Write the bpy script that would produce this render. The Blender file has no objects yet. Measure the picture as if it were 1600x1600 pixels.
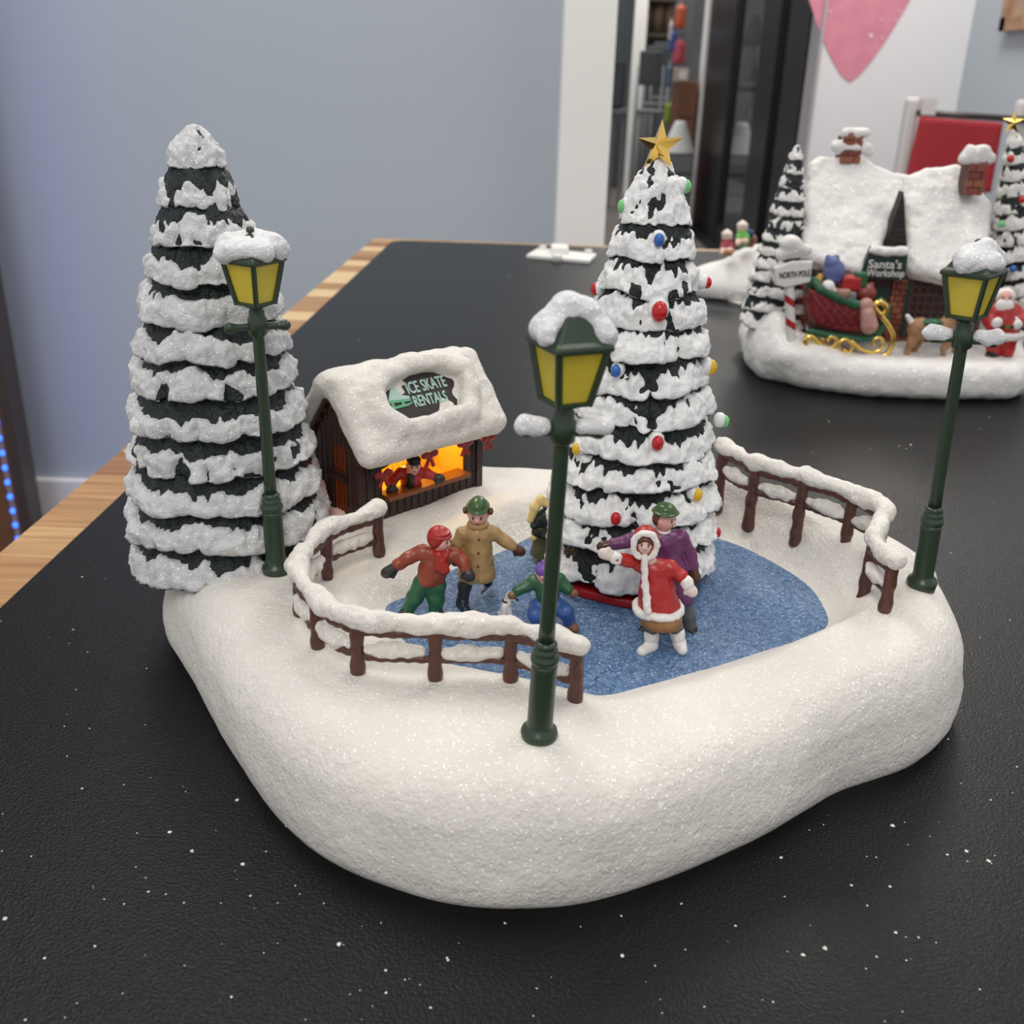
import bpy, bmesh, math, random
import numpy as np
from mathutils import Vector, Matrix

# ------------------------------------------------------------------ camera, world, lights, exposure
SC = bpy.context.scene
COL = SC.collection
S = 0.01                        # every length below is in centimetres; S turns it into metres
F_PX, CAM_H = 1600.0, 20.0      # focal length in pixels of a 1600 px frame; lens height over the table mat
_d = np.array([-100.0, -3700.0, -F_PX]); _d /= np.linalg.norm(_d)
_up = -_d
_fw = np.array([0, 0, -1.0])
_Y = _fw - _up * _fw.dot(_up); _Y /= np.linalg.norm(_Y)
RC = np.array([np.cross(_Y, _up), _Y, _up])
EYE = np.array([0, 0, CAM_H])

cam = bpy.data.cameras.new('camera')
cam.sensor_width = 36.0; cam.lens = 36.0
cam.clip_start = 0.01; cam.clip_end = 60
cam.dof.use_dof = True; cam.dof.focus_distance = 0.33; cam.dof.aperture_fstop = 22.0
co = bpy.data.objects.new('camera', cam); COL.objects.link(co)
m4 = Matrix.Identity(4)
for i in range(3):
    for k in range(3): m4[i][k] = RC[i, k]
m4.translation = Vector(EYE * S)
co.matrix_world = m4
SC.camera = co

SC.view_settings.view_transform = 'Standard'; SC.view_settings.look = 'None'
SC.view_settings.gamma = 1.0; SC.view_settings.use_curve_mapping = False
SC.view_settings.exposure = 0.28
world = bpy.data.worlds.new('room_light'); SC.world = world
world.use_nodes = True
bg = world.node_tree.nodes['Background']
bg.inputs[0].default_value = (0.93, 0.95, 1.0, 1); bg.inputs[1].default_value = 0.58

def area(name, loc, size, power, col=(1, 0.95, 0.88), rot=(0, 0, 0)):
    l = bpy.data.lights.new(name, 'AREA'); l.shape = 'RECTANGLE'
    l.size, l.size_y = size[0] * S, size[1] * S
    l.energy = power; l.color = col
    o = bpy.data.objects.new(name, l); COL.objects.link(o)
    o.location = Vector(loc) * S; o.rotation_euler = rot
    return o
area('ceiling_light', (-25, -130, 185), (60, 120), 19)
area('ceiling_light', (-60, 130, 185), (60, 120), 14)
area('ceiling_light', (110, 110, 185), (60, 120), 10)
area('ceiling_light', (110, 330, 185), (60, 120), 32)
area('ceiling_light', (85, 820, 185), (60, 120), 22)
area('ceiling_light', (210, 640, 185), (60, 120), 8)

# ------------------------------------------------------------------ measuring helpers
def ray(px, py): return RC @ np.array([px - 800.0, 800.0 - py, -F_PX])
def at(px, py, z=0.0):
    r = ray(px, py); return EYE + r * ((z - CAM_H) / r[2])
def aty(px, py, y):
    r = ray(px, py); return EYE + r * (y / r[1])
def V(*a): return np.array(a, float)
def nrm(v): v = np.asarray(v, float); return v / np.linalg.norm(v)

def vnoise(P, sc=1.0, seed=0):
    q = np.asarray(P, float) / sc
    i = np.floor(q).astype(np.int64); f = q - i; f = f * f * (3 - 2 * f)
    def h(a, b, c):
        n = (a * 73856093) ^ (b * 19349663) ^ (c * 83492791) ^ (seed * 7919 + 17)
        n = ((n ^ (n >> 13)) * 1274126177) & 0x7fffffff
        n = n ^ (n >> 15)
        return (n & 0xffff) / 32767.5 - 1
    o = 0
    for a in (0, 1):
        for b in (0, 1):
            for c in (0, 1):
                w = (f[..., 0] if a else 1 - f[..., 0]) * (f[..., 1] if b else 1 - f[..., 1]) * (f[..., 2] if c else 1 - f[..., 2])
                o = o + w * h(i[..., 0] + a, i[..., 1] + b, i[..., 2] + c)
    return o

def catmull(pts, n=8):
    P = [np.asarray(p, float) for p in pts]
    P = [2 * P[0] - P[1]] + P + [2 * P[-1] - P[-2]]
    out = []
    for i in range(1, len(P) - 2):
        for k in range(n):
            t = k / n
            out.append(0.5 * ((2 * P[i]) + (-P[i - 1] + P[i + 1]) * t + (2 * P[i - 1] - 5 * P[i] + 4 * P[i + 1] - P[i + 2]) * t * t
                              + (-P[i - 1] + 3 * P[i] - 3 * P[i + 1] + P[i + 2]) * t ** 3))
    out.append(P[-2])
    return out

# ------------------------------------------------------------------ geometry
class Geo:
    def __init__(s): s.v = []; s.f = []
    def add(s, v, f):
        b = len(s.v); s.v += [tuple(x) for x in v]; s.f += [tuple(i + b for i in q) for q in f]; return s
    def box(s, c, half, ax=None):
        c = np.asarray(c, float); ax = np.eye(3) if ax is None else np.asarray(ax, float)
        v = [c + ax[0] * half[0] * i + ax[1] * half[1] * j + ax[2] * half[2] * k for k in (-1, 1) for j in (-1, 1) for i in (-1, 1)]
        return s.add(v, [(0, 2, 3, 1), (4, 5, 7, 6), (0, 1, 5, 4), (2, 6, 7, 3), (0, 4, 6, 2), (1, 3, 7, 5)])
    def tube(s, path, rad, n=10, cap=True, squash=None):
        P = [np.asarray(p, float) for p in path]
        R = [rad] * len(P) if np.isscalar(rad) else list(rad)
        t0 = nrm(P[1] - P[0]); ref = V(0, 0, 1) if abs(t0[2]) < 0.9 else V(0, 1, 0)
        u = nrm(np.cross(t0, ref)); v = []
        for i, p in enumerate(P):
            t = nrm(P[min(i + 1, len(P) - 1)] - P[max(i - 1, 0)])
            u = nrm(u - t * u.dot(t)); w = np.cross(t, u)
            for k in range(n):
                a = 2 * math.pi * k / n
                v.append(p + R[i] * (u * math.cos(a) + w * math.sin(a)))
        f = [(i * n + k, i * n + (k + 1) % n, (i + 1) * n + (k + 1) % n, (i + 1) * n + k) for i in range(len(P) - 1) for k in range(n)]
        if cap: f += [tuple(range(n))[::-1], tuple((len(P) - 1) * n + k for k in range(n))]
        return s.add(v, f)
    def lathe(s, prof, n=24, c=(0, 0, 0), phase=0.0):
        v = [(c[0] + r * math.cos(2 * math.pi * k / n + phase), c[1] + r * math.sin(2 * math.pi * k / n + phase), c[2] + z) for r, z in prof for k in range(n)]
        m = len(prof)
        f = [(i * n + k, i * n + (k + 1) % n, (i + 1) * n + (k + 1) % n, (i + 1) * n + k) for i in range(m - 1) for k in range(n)]
        f += [tuple(range(n))[::-1], tuple((m - 1) * n + k for k in range(n))]
        return s.add(v, f)
    def ell(s, c, r, n=12, ax=None):
        c = np.asarray(c, float); r = (r, r, r) if np.isscalar(r) else r; ax = np.eye(3) if ax is None else np.asarray(ax, float)
        m = n // 2; v = [c - ax[2] * r[2]]
        for i in range(1, m):
            a = -math.pi / 2 + math.pi * i / m
            for k in range(n):
                b = 2 * math.pi * k / n
                v.append(c + ax[0] * r[0] * math.cos(a) * math.cos(b) + ax[1] * r[1] * math.cos(a) * math.sin(b) + ax[2] * r[2] * math.sin(a))
        v.append(c + ax[2] * r[2]); L = len(v) - 1
        f = [(0, 1 + (k + 1) % n, 1 + k) for k in range(n)]
        for i in range(m - 2):
            f += [(1 + i * n + k, 1 + i * n + (k + 1) % n, 1 + (i + 1) * n + (k + 1) % n, 1 + (i + 1) * n + k) for k in range(n)]
        f += [(L, 1 + (m - 2) * n + k, 1 + (m - 2) * n + (k + 1) % n) for k in range(n)]
        return s.add(v, f)
    def prism(s, poly, o, ex, ey, thick):
        o, ex, ey = map(lambda q: np.asarray(q, float), (o, ex, ey)); nz = np.cross(ex, ey); n = len(poly)
        v = [o + ex * a + ey * b + nz * h for h in (0, thick) for a, b in poly]
        f = [tuple(range(n))[::-1], tuple(range(n, 2 * n))] + [(k, (k + 1) % n, n + (k + 1) % n, n + k) for k in range(n)]
        return s.add(v, f)

class Sd:
    """Smoothly joined solids, turned into one skin by surface nets."""
    def __init__(s, k=0.12): s.ops = []; s.k = k; s.lo = V(1e9, 1e9, 1e9); s.hi = -s.lo; s.nz = []
    def _b(s, p, r): s.lo = np.minimum(s.lo, np.asarray(p) - r); s.hi = np.maximum(s.hi, np.asarray(p) + r)
    def cap(s, a, ra, b, rb, k=None):
        a, b = np.asarray(a, float), np.asarray(b, float); s._b(a, ra); s._b(b, rb)
        ab = b - a; L = max(ab.dot(ab), 1e-9)
        def f(P):
            q = P - a; t = np.clip(q @ ab / L, 0, 1)
            return np.linalg.norm(q - t[:, None] * ab, axis=1) - (ra + (rb - ra) * t)
        s.ops.append((f, k, 1)); return s
    def chain(s, pts, rad, k=None):
        R = [rad] * len(pts) if np.isscalar(rad) else rad
        for i in range(len(pts) - 1): s.cap(pts[i], R[i], pts[i + 1], R[i + 1], k)
        return s
    def ell(s, c, r, ax=None, k=None, sub=False):
        c = np.asarray(c, float); r = V(r, r, r) if np.isscalar(r) else np.asarray(r, float)
        A = np.eye(3) if ax is None else np.asarray(ax, float)
        if not sub: s._b(c, r.max())
        def f(P):
            q = (P - c) @ A.T; k0 = np.linalg.norm(q / r, axis=1); k1 = np.linalg.norm(q / r ** 2, axis=1) + 1e-9
            return k0 * (k0 - 1) / k1
        s.ops.append((f, k, -1 if sub else 1)); return s
    def box(s, c, h, rad=0.1, ax=None, k=None, sub=False):
        c = np.asarray(c, float); h = np.asarray(h, float); A = np.eye(3) if ax is None else np.asarray(ax, float)
        if not sub: s._b(c, np.linalg.norm(h) if ax is not None else h)
        def f(P):
            q = np.abs((P - c) @ A.T) - (h - rad)
            return np.linalg.norm(np.maximum(q, 0), axis=1) + np.minimum(q.max(axis=1), 0) - rad
        s.ops.append((f, k, -1 if sub else 1)); return s
    def poly(s, pts, o, ex, ey, half, rad=0.1, k=None, sub=False):
        o, ex, ey = map(lambda q: np.asarray(q, float), (o, ex, ey)); nz = np.cross(ex, ey); A = np.array(pts, float)
        if not sub:
            for p in A:
                for h in (-half, half): s._b(o + ex * p[0] + ey * p[1] + nz * h, rad)
        def f(P):
            q = P - o; x = np.stack([q @ ex, q @ ey], 1); d = np.full(len(x), 1e18); sg = np.ones(len(x)); n = len(A)
            for i in range(n):
                j = i - 1; e = A[j] - A[i]; w = x - A[i]
                b = w - e * np.clip(w @ e / e.dot(e), 0, 1)[:, None]; d = np.minimum(d, (b * b).sum(1))
                c1 = x[:, 1] >= A[i, 1]; c2 = x[:, 1] < A[j, 1]; c3 = e[0] * w[:, 1] > e[1] * w[:, 0]
                fl = (c1 & c2 & c3) | (~c1 & ~c2 & ~c3); sg[fl] *= -1
            d2 = sg * np.sqrt(d) + rad; dz = np.abs(q @ nz) - half + rad
            return np.minimum(np.maximum(d2, dz), 0) + np.hypot(np.maximum(d2, 0), np.maximum(dz, 0)) - rad
        s.ops.append((f, k, -1 if sub else 1)); return s
    def rough(s, amp, sc, seed=0): s.nz.append((amp, sc, seed)); return s
    def val(s, P):
        d = None
        for f, k, sg in s.ops:
            e = f(P); k = s.k if k is None else k
            if d is None: d = e
            elif sg > 0:
                h = np.maximum(k - np.abs(d - e), 0) / k; d = np.minimum(d, e) - h * h * k * 0.25
            else:
                e = -e; h = np.maximum(k - np.abs(d - e), 0) / k; d = np.maximum(d, e) + h * h * k * 0.25
        for a, sc, sd in s.nz: d = d - a * vnoise(P, sc, sd)
        return d
    def geo(s, h=0.05):
        pad = h * 2 + s.k * 0.3 + sum(a for a, _, _ in s.nz)
        lo = s.lo - pad; n = np.ceil((s.hi + pad - lo) / h).astype(int) + 1
        ax = [lo[i] + h * np.arange(n[i]) for i in range(3)]
        G = np.stack(np.meshgrid(*ax, indexing='ij'), -1).reshape(-1, 3)
        D = np.concatenate([s.val(G[i:i + 200000]) for i in range(0, len(G), 200000)]).reshape(n)
        ins = D < 0
        acc = np.zeros(tuple(n - 1) + (3,)); cnt = np.zeros(tuple(n - 1))
        def sl(o): return tuple(slice(o[i], n[i] - 1 + o[i]) for i in range(3))
        C = [(a, b, c) for a in (0, 1) for b in (0, 1) for c in (0, 1)]
        for p in C:
            for a in range(3):
                if p[a] == 0:
                    q = list(p); q[a] = 1
                    d0, d1 = D[sl(p)], D[sl(q)]; cr = (d0 < 0) != (d1 < 0)
                    t = np.where(cr, d0 / np.where(cr, d0 - d1, 1), 0)
                    for b in range(3): acc[..., b] += np.where(cr, p[b] + (t if b == a else 0), 0)
                    cnt += cr
        act = cnt > 0; idx = -np.ones(tuple(n - 1), int); idx[act] = np.arange(act.sum())
        cell = np.argwhere(act)
        verts = lo + h * (cell + acc[act] / cnt[act][:, None])
        faces = []
        for a in range(3):
            b, c = (a + 1) % 3, (a + 2) % 3
            s0 = [slice(None)] * 3; s1 = [slice(None)] * 3; s0[a] = slice(0, n[a] - 1); s1[a] = slice(1, n[a])
            i0 = ins[tuple(s0)]; cr = np.argwhere(i0 != ins[tuple(s1)])
            cr = cr[(cr[:, b] > 0) & (cr[:, c] > 0) & (cr[:, b] < n[b] - 1) & (cr[:, c] < n[c] - 1)]
            eb = np.zeros(3, int); eb[b] = 1; ec = np.zeros(3, int); ec[c] = 1
            q = np.stack([idx[tuple((cr - o).T)] for o in (eb + ec, ec, 0 * eb, eb)], 1)
            fl = i0[tuple(cr.T)]
            q[~fl] = q[~fl][:, ::-1]; faces.append(q)
        g = Geo(); g.v = verts; g.f = np.concatenate(faces); return g

def link_mesh(name, geo, mat, parent=None, smooth=True, shift=None):
    v = np.array(geo.v, float)
    if shift is not None: v = v - np.asarray(shift)
    me = bpy.data.meshes.new(name)
    f = geo.f.tolist() if isinstance(geo.f, np.ndarray) else geo.f
    me.from_pydata((v * S).tolist(), [], f); me.update()
    if smooth: me.polygons.foreach_set('use_smooth', [True] * len(me.polygons))
    if mat: me.materials.append(mat)
    o = bpy.data.objects.new(name, me); COL.objects.link(o)
    if parent: o.parent = parent
    return o
def thing(name, label, cat, loc, group=None):
    o = bpy.data.objects.new(name, None); COL.objects.link(o); o.empty_display_size = 0.01
    o.location = Vector(np.asarray(loc, float) * S); o['label'] = label; o['category'] = cat
    if group: o['group'] = group
    return o
def base_of(o): return np.array(o.matrix_basis.translation) / S
def root_base(o):
    while o.parent: o = o.parent
    return np.array(o.matrix_basis.translation) / S
def wpart(name, geo, mat, parent, smooth=True):      # geometry given in the room's centimetres
    return link_mesh(name, geo, mat, parent, smooth, root_base(parent))
def lone(name, geo, mat, label, cat, loc, group=None, smooth=True, kind=None):
    o = link_mesh(name, geo, mat, None, smooth, loc); o.location = Vector(np.asarray(loc, float) * S)
    o['label'] = label; o['category'] = cat
    if group: o['group'] = group
    if kind: o['kind'] = kind
    return o
def struct(name, geo, mat, label=None, smooth=False):
    o = link_mesh(name, geo, mat, None, smooth); o['kind'] = 'structure'
    if label: o['label'] = label
    return o
def bevel(o, w, seg=2):
    b = o.modifiers.new('bevel', 'BEVEL'); b.width = w * S; b.segments = seg; b.limit_method = 'ANGLE'; return o

# ------------------------------------------------------------------ materials
def mat(name, col, rough=0.5, metal=0.0, bump=None, var=None, glit=None, spec=0.5, wave=None, sss=0.0, coat=0.0, emit=None, trans=0.0):
    m = bpy.data.materials.new(name); m.use_nodes = True
    N, L = m.node_tree.nodes, m.node_tree.links; p = N['Principled BSDF']
    c4 = tuple(col) + (1,)
    p.inputs['Base Color'].default_value = c4; p.inputs['Roughness'].default_value = rough
    p.inputs['Metallic'].default_value = metal; p.inputs['Specular IOR Level'].default_value = spec
    p.inputs['Coat Weight'].default_value = coat; p.inputs['Transmission Weight'].default_value = trans
    if sss: p.inputs['Subsurface Weight'].default_value = sss; p.inputs['Subsurface Scale'].default_value = 0.002
    if emit: p.inputs['Emission Color'].default_value = tuple(emit[0]) + (1,); p.inputs['Emission Strength'].default_value = emit[1]
    tc = N.new('ShaderNodeTexCoord'); colsock = None; nsock = None
    if var:                                        # (scale per metre, second colour, contrast)
        n = N.new('ShaderNodeTexNoise'); n.inputs['Scale'].default_value = var[0]; n.inputs['Detail'].default_value = 4
        L.new(tc.outputs['Object'], n.inputs['Vector'])
        r = N.new('ShaderNodeMapRange'); w = var[2] if len(var) > 2 else 0.25
        r.inputs['From Min'].default_value = 0.5 - w; r.inputs['From Max'].default_value = 0.5 + w
        L.new(n.outputs['Fac'], r.inputs['Value'])
        x = N.new('ShaderNodeMix'); x.data_type = 'RGBA'; x.inputs[6].default_value = c4; x.inputs[7].default_value = tuple(var[1]) + (1,)
        L.new(r.outputs['Result'], x.inputs[0]); colsock = x.outputs[2]
    if wave:                                       # (scale vector, second colour) : grain stretched along an axis
        mp = N.new('ShaderNodeMapping'); mp.inputs['Scale'].default_value = wave[0]
        L.new(tc.outputs['Object'], mp.inputs['Vector'])
        n = N.new('ShaderNodeTexNoise'); n.inputs['Scale'].default_value = 1.0; n.inputs['Detail'].default_value = 6; n.inputs['Distortion'].default_value = 0.4
        L.new(mp.outputs[0], n.inputs['Vector'])
        r = N.new('ShaderNodeMapRange'); r.inputs['From Min'].default_value = 0.35; r.inputs['From Max'].default_value = 0.68
        L.new(n.outputs['Fac'], r.inputs['Value'])
        x = N.new('ShaderNodeMix'); x.data_type = 'RGBA'; x.inputs[7].default_value = tuple(wave[1]) + (1,)
        if colsock: L.new(colsock, x.inputs[6])
        else: x.inputs[6].default_value = c4
        L.new(r.outputs['Result'], x.inputs[0]); colsock = x.outputs[2]
    if bump:                                       # list of (scale per metre, depth in metres)
        for sc_, dep in bump:
            n = N.new('ShaderNodeTexNoise'); n.inputs['Scale'].default_value = sc_; n.inputs['Detail'].default_value = 3
            L.new(tc.outputs['Object'], n.inputs['Vector'])
            b = N.new('ShaderNodeBump'); b.inputs['Distance'].default_value = dep; b.inputs['Strength'].default_value = 1.0
            L.new(n.outputs['Fac'], b.inputs['Height'])
            if nsock: L.new(nsock, b.inputs['Normal'])
            nsock = b.outputs['Normal']
    if glit:                                       # (cells per metre, share, flake colour)
        v = N.new('ShaderNodeTexVoronoi'); v.inputs['Scale'].default_value = glit[0]
        L.new(tc.outputs['Object'], v.inputs['Vector'])
        sp = N.new('ShaderNodeSeparateColor'); L.new(v.outputs['Color'], sp.inputs[0])
        a = N.new('ShaderNodeMath'); a.operation = 'LESS_THAN'; a.inputs[1].default_value = glit[1]; L.new(sp.outputs[0], a.inputs[0])
        d = N.new('ShaderNodeMath'); d.operation = 'LESS_THAN'; d.inputs[1].default_value = 0.42; L.new(v.outputs['Distance'], d.inputs[0])
        k = N.new('ShaderNodeMath'); k.operation = 'MULTIPLY'; L.new(a.outputs[0], k.inputs[0]); L.new(d.outputs[0], k.inputs[1])
        x = N.new('ShaderNodeMix'); x.data_type = 'RGBA'; x.inputs[7].default_value = tuple(glit[2]) + (1,)
        if colsock: L.new(colsock, x.inputs[6])
        else: x.inputs[6].default_value = c4
        L.new(k.outputs[0], x.inputs[0]); colsock = x.outputs[2]
        rr = N.new('ShaderNodeMix'); rr.inputs[2].default_value = rough; rr.inputs[3].default_value = 0.25
        L.new(k.outputs[0], rr.inputs[0]); L.new(rr.outputs[0], p.inputs['Roughness'])
        ge = N.new('ShaderNodeNewGeometry')
        sb = N.new('ShaderNodeVectorMath'); sb.operation = 'SUBTRACT'; sb.inputs[1].default_value = (0.5, 0.5, 0.5); L.new(v.outputs['Color'], sb.inputs[0])
        ml = N.new('ShaderNodeVectorMath'); ml.operation = 'SCALE'; L.new(sb.outputs[0], ml.inputs[0])
        k2 = N.new('ShaderNodeMath'); k2.operation = 'MULTIPLY'; k2.inputs[1].default_value = 0.6; L.new(k.outputs[0], k2.inputs[0]); L.new(k2.outputs[0], ml.inputs['Scale'])
        ad = N.new('ShaderNodeVectorMath'); ad.operation = 'ADD'; L.new(nsock if nsock else ge.outputs['Normal'], ad.inputs[0]); L.new(ml.outputs[0], ad.inputs[1])
        nm = N.new('ShaderNodeVectorMath'); nm.operation = 'NORMALIZE'; L.new(ad.outputs[0], nm.inputs[0]); nsock = nm.outputs[0]
    if colsock: L.new(colsock, p.inputs['Base Color'])
    if nsock: L.new(nsock, p.inputs['Normal'])
    return m

SNOW = mat('snow', (0.75, 0.703, 0.632), 0.75, bump=[(900, 0.0004), (260, 0.0007)], var=(60, (0.685, 0.647, 0.59)), glit=(1500, 0.11, (1, 1, 1)))
SNOWG = mat('snow_glitter', (0.74, 0.73, 0.71), 0.7, bump=[(1100, 0.0004)], var=(150, (0.66, 0.66, 0.67)), glit=(1300, 0.14, (1, 1, 1)))
SNOWT = mat('tree_snow', (0.66, 0.655, 0.64), 0.6, bump=[(1000, 0.0005)], var=(220, (0.54, 0.54, 0.54)), glit=(1300, 0.10, (1, 1, 1)))
SNOWW = mat('white_paint_snow', (0.84, 0.835, 0.81), 0.4, bump=[(700, 0.0005)], var=(120, (0.78, 0.78, 0.77)))
SNOWF = mat('far_snow', (0.82, 0.79, 0.74), 0.6, bump=[(500, 0.0006)], var=(60, (0.74, 0.72, 0.68)), glit=(500, 0.14, (1, 1, 1)))
ICE = mat('pond_ice', (0.038, 0.100, 0.225), 0.50, bump=[(900, 0.0007), (300, 0.0006)], var=(620, (0.14, 0.245, 0.41), 0.18), glit=(1900, 0.13, (0.60, 0.68, 0.75)))
FOL = mat('dark_foliage', (0.006, 0.010, 0.011), 0.34, bump=[(1500, 0.0006), (500, 0.0012)], var=(300, (0.016, 0.024, 0.024)), spec=0.4)
FOLX = mat('christmas_foliage', (0.006, 0.009, 0.009), 0.30, bump=[(1500, 0.0006), (500, 0.0012)], var=(300, (0.012, 0.020, 0.017)), spec=0.4)
POST = mat('lamp_green', (0.022, 0.040, 0.022), 0.32, var=(200, (0.028, 0.050, 0.026)))
PANE = mat('lamp_pane', (0.66, 0.52, 0.055), 0.3, var=(300, (0.60, 0.46, 0.045)))
WOODF = mat('fence_brown', (0.105, 0.036, 0.022), 0.38, bump=[(500, 0.0006)], var=(250, (0.07, 0.024, 0.016)))
HUT = mat('hut_brown', (0.040, 0.015, 0.012), 0.4, bump=[(400, 0.0004)], var=(300, (0.025, 0.011, 0.010)))
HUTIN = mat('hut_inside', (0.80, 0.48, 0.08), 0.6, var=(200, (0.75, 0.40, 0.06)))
COUNTER = mat('counter_brown', (0.22, 0.07, 0.02), 0.35)
SIGNB = mat('sign_board', (0.016, 0.016, 0.014), 0.5, var=(300, (0.03, 0.018, 0.016)))
SIGNT = mat('sign_letter', (0.42, 0.60, 0.52), 0.5)
SKATEG = mat('skate_green', (0.12, 0.40, 0.22), 0.5)
GARL = mat('garland_green', (0.018, 0.035, 0.016), 0.5, bump=[(700, 0.0005)])
BOW = mat('bow_red', (0.27, 0.012, 0.014), 0.35)
GOLD = mat('gold', (0.95, 0.62, 0.16), 0.16, metal=1.0)
def paint(n, c, r=0.35, dark=0.75): return mat(n, c, r, var=(350, tuple(x * dark for x in c)))
SKIN = paint('skin', (0.74, 0.40, 0.34), 0.4, 0.93); SKINP = paint('pale_skin', (0.80, 0.55, 0.47), 0.4, 0.93)
RED = paint('red_paint', (0.46, 0.022, 0.020)); CREAM = paint('cream_paint', (0.78, 0.66, 0.58), 0.4, 0.93)
WHITE = paint('white_paint', (0.80, 0.76, 0.72), 0.4, 0.93); BLACK = paint('black_paint', (0.012, 0.011, 0.011))
RUST = paint('rust_jacket', (0.30, 0.055, 0.024)); SCARF = paint('red_scarf', (0.40, 0.020, 0.014))
GTR = paint('green_trousers', (0.028, 0.135, 0.055)); MITT = paint('dark_mitten', (0.035, 0.033, 0.032))
TAN = paint('tan_coat', (0.42, 0.265, 0.105)); GHAT = paint('green_hat', (0.050, 0.105, 0.025), 0.22); NAVY = paint('navy_boot', (0.010, 0.018, 0.035))
DTR = paint('dark_trousers', (0.035, 0.032, 0.034)); BGLOVE = paint('brown_glove', (0.085, 0.030, 0.015), 0.25)
PURPLE = paint('purple_coat', (0.150, 0.034, 0.125)); GREYT = paint('grey_trousers', (0.13, 0.125, 0.125)); SKIRT = paint('tan_skirt', (0.46, 0.215, 0.08))
PHAT = paint('purple_hat', (0.20, 0.085, 0.42)); GJ = paint('green_jacket', (0.022, 0.110, 0.042)); BTR = paint('blue_trousers', (0.045, 0.12, 0.36))
LBROWN = paint('light_brown', (0.25, 0.11, 0.055)); HAIR = paint('brown_hair', (0.13, 0.035, 0.018)); YEL = paint('yellow_scarf', (0.80, 0.62, 0.25), 0.5, 0.9)
OLIVE = paint('olive_skirt', (0.075, 0.075, 0.028)); DKG = paint('dark_green_jacket', (0.018, 0.026, 0.020)); BLUE = paint('blue_cap', (0.025, 0.07, 0.20))
MOUTH = paint('mouth_red', (0.35, 0.04, 0.04)); REDB = mat('red_board', (0.32, 0.008, 0.010), 0.3)
BRED = mat('bulb_red', (0.50, 0.014, 0.016), 0.15); BBLUE = mat('bulb_blue', (0.035, 0.13, 0.42), 0.15)
BYEL = mat('bulb_yellow', (0.72, 0.43, 0.02), 0.15); BGRN = mat('bulb_green', (0.20, 0.55, 0.22), 0.15)
MAT_ = mat('black_mat', (0.0055, 0.0055, 0.006), 0.30, bump=[(1100, 0.00030)], var=(12, (0.007, 0.007, 0.0075)), spec=0.15)
CRUMB = mat('crumb', (0.72, 0.70, 0.63), 0.5)
WALL = mat('blue_grey_wall', (0.44, 0.49, 0.535), 0.75, var=(3, (0.425, 0.475, 0.52)), bump=[(300, 0.0002)])
WALLW = mat('white_wall', (0.74, 0.735, 0.755), 0.7, bump=[(300, 0.0002)]); TRIM = mat('white_trim', (0.86, 0.845, 0.80), 0.6)
FLOOR = mat('floor_vinyl', (0.20, 0.17, 0.145), 0.45, var=(4, (0.17, 0.145, 0.125)))
GREYD = mat('dark_grey', (0.06, 0.065, 0.07), 0.5); GREYM = mat('mid_grey', (0.20, 0.20, 0.21), 0.5); BLK = mat('black_metal', (0.010, 0.011, 0.014), 0.35)
GLASS = mat('glass', (0.75, 0.8, 0.82), 0.02, trans=1.0)
WBR = mat('brown_cabinet', (0.16, 0.065, 0.03), 0.5, wave=((8, 8, 90), (0.11, 0.045, 0.022)))

# ------------------------------------------------------------------ the room
ZF = -75.0
struct('floor', Geo().box((100, 500, ZF - 2), (500, 600, 2)), FLOOR)
YW = 207.0
xw = aty(868, 372, YW)[0]; xc0 = aty(880, 0, YW)[0]; xc1 = aty(966, 0, YW - 12)[0]
struct('wall_back', Geo().box(((-330 + xc0) / 2, YW + 6, 60), ((xc0 + 330) / 2, 6, 135)), WALL)
struct('trim_1', Geo().box(((xc0 + xc1) / 2, YW - 2, 60), ((xc1 - xc0) / 2, 10, 135)), TRIM, 'white wall end beside the doorway')
bevel(struct('baseboard_back', Geo().box(((-330 + xc0) / 2, YW - 1, ZF + 5.5), ((xc0 + 330) / 2, 1, 5.5)), TRIM), 0.4)
XP, YP = 118.0, 462.0
xr = 176.0
struct('wall_far', Geo().box((100, 1062, 60), (330, 6, 135)), mat('far_wall', (0.16, 0.165, 0.17), 0.8, var=(2, (0.12, 0.12, 0.125))))
struct('wall_right', Geo().box((xr + 6, 290, 60), (6, 165, 135)), WALL)
struct('wall_front', Geo().box(((XP + xr) / 2, YP - 7, 60), ((xr - XP) / 2, 6, 135)), WALLW, 'white wall carrying the pink heart')

# glazed partition running away behind the white wall
gp = bpy.data.objects.new('door_1', None); COL.objects.link(gp); gp['kind'] = 'structure'; gp['label'] = 'black framed glass door partition beside the white wall'
gp.location = (XP * S, 600 * S, ZF * S)
def yfor(px): return XP * F_PX / (px - 800) / 0.918
for a, b in ((1236, 1205), (1190, 1164), (1122, 1084)):
    y0, y1 = yfor(a), yfor(b)
    wpart('door_post', Geo().box((XP + 3, (y0 + y1) / 2, 60), (3, (y1 - y0) / 2, 135)), BLK, gp, False)
for a, b in ((1205, 1190), (1164, 1122)):
    y0, y1 = yfor(a), yfor(b)
    wpart('glass_pane', Geo().box((XP + 3, (y0 + y1) / 2, 65), (0.4, (y1 - y0) / 2, 128)), GLASS, gp, False)
    wpart('bottom_rail', Geo().box((XP + 3, (y0 + y1) / 2, ZF + 6), (2.5, (y1 - y0) / 2, 6)), BLK, gp, False)
wpart('edge_strip', Geo().box((XP + 2, yfor(1083) + 9, 60), (3, 9, 135)), TRIM, gp, False)
wpart('floor_track', Geo().box((XP - 3, 600, ZF + 0.6), (4, 140, 0.6)), BLK, gp, False)
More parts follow.
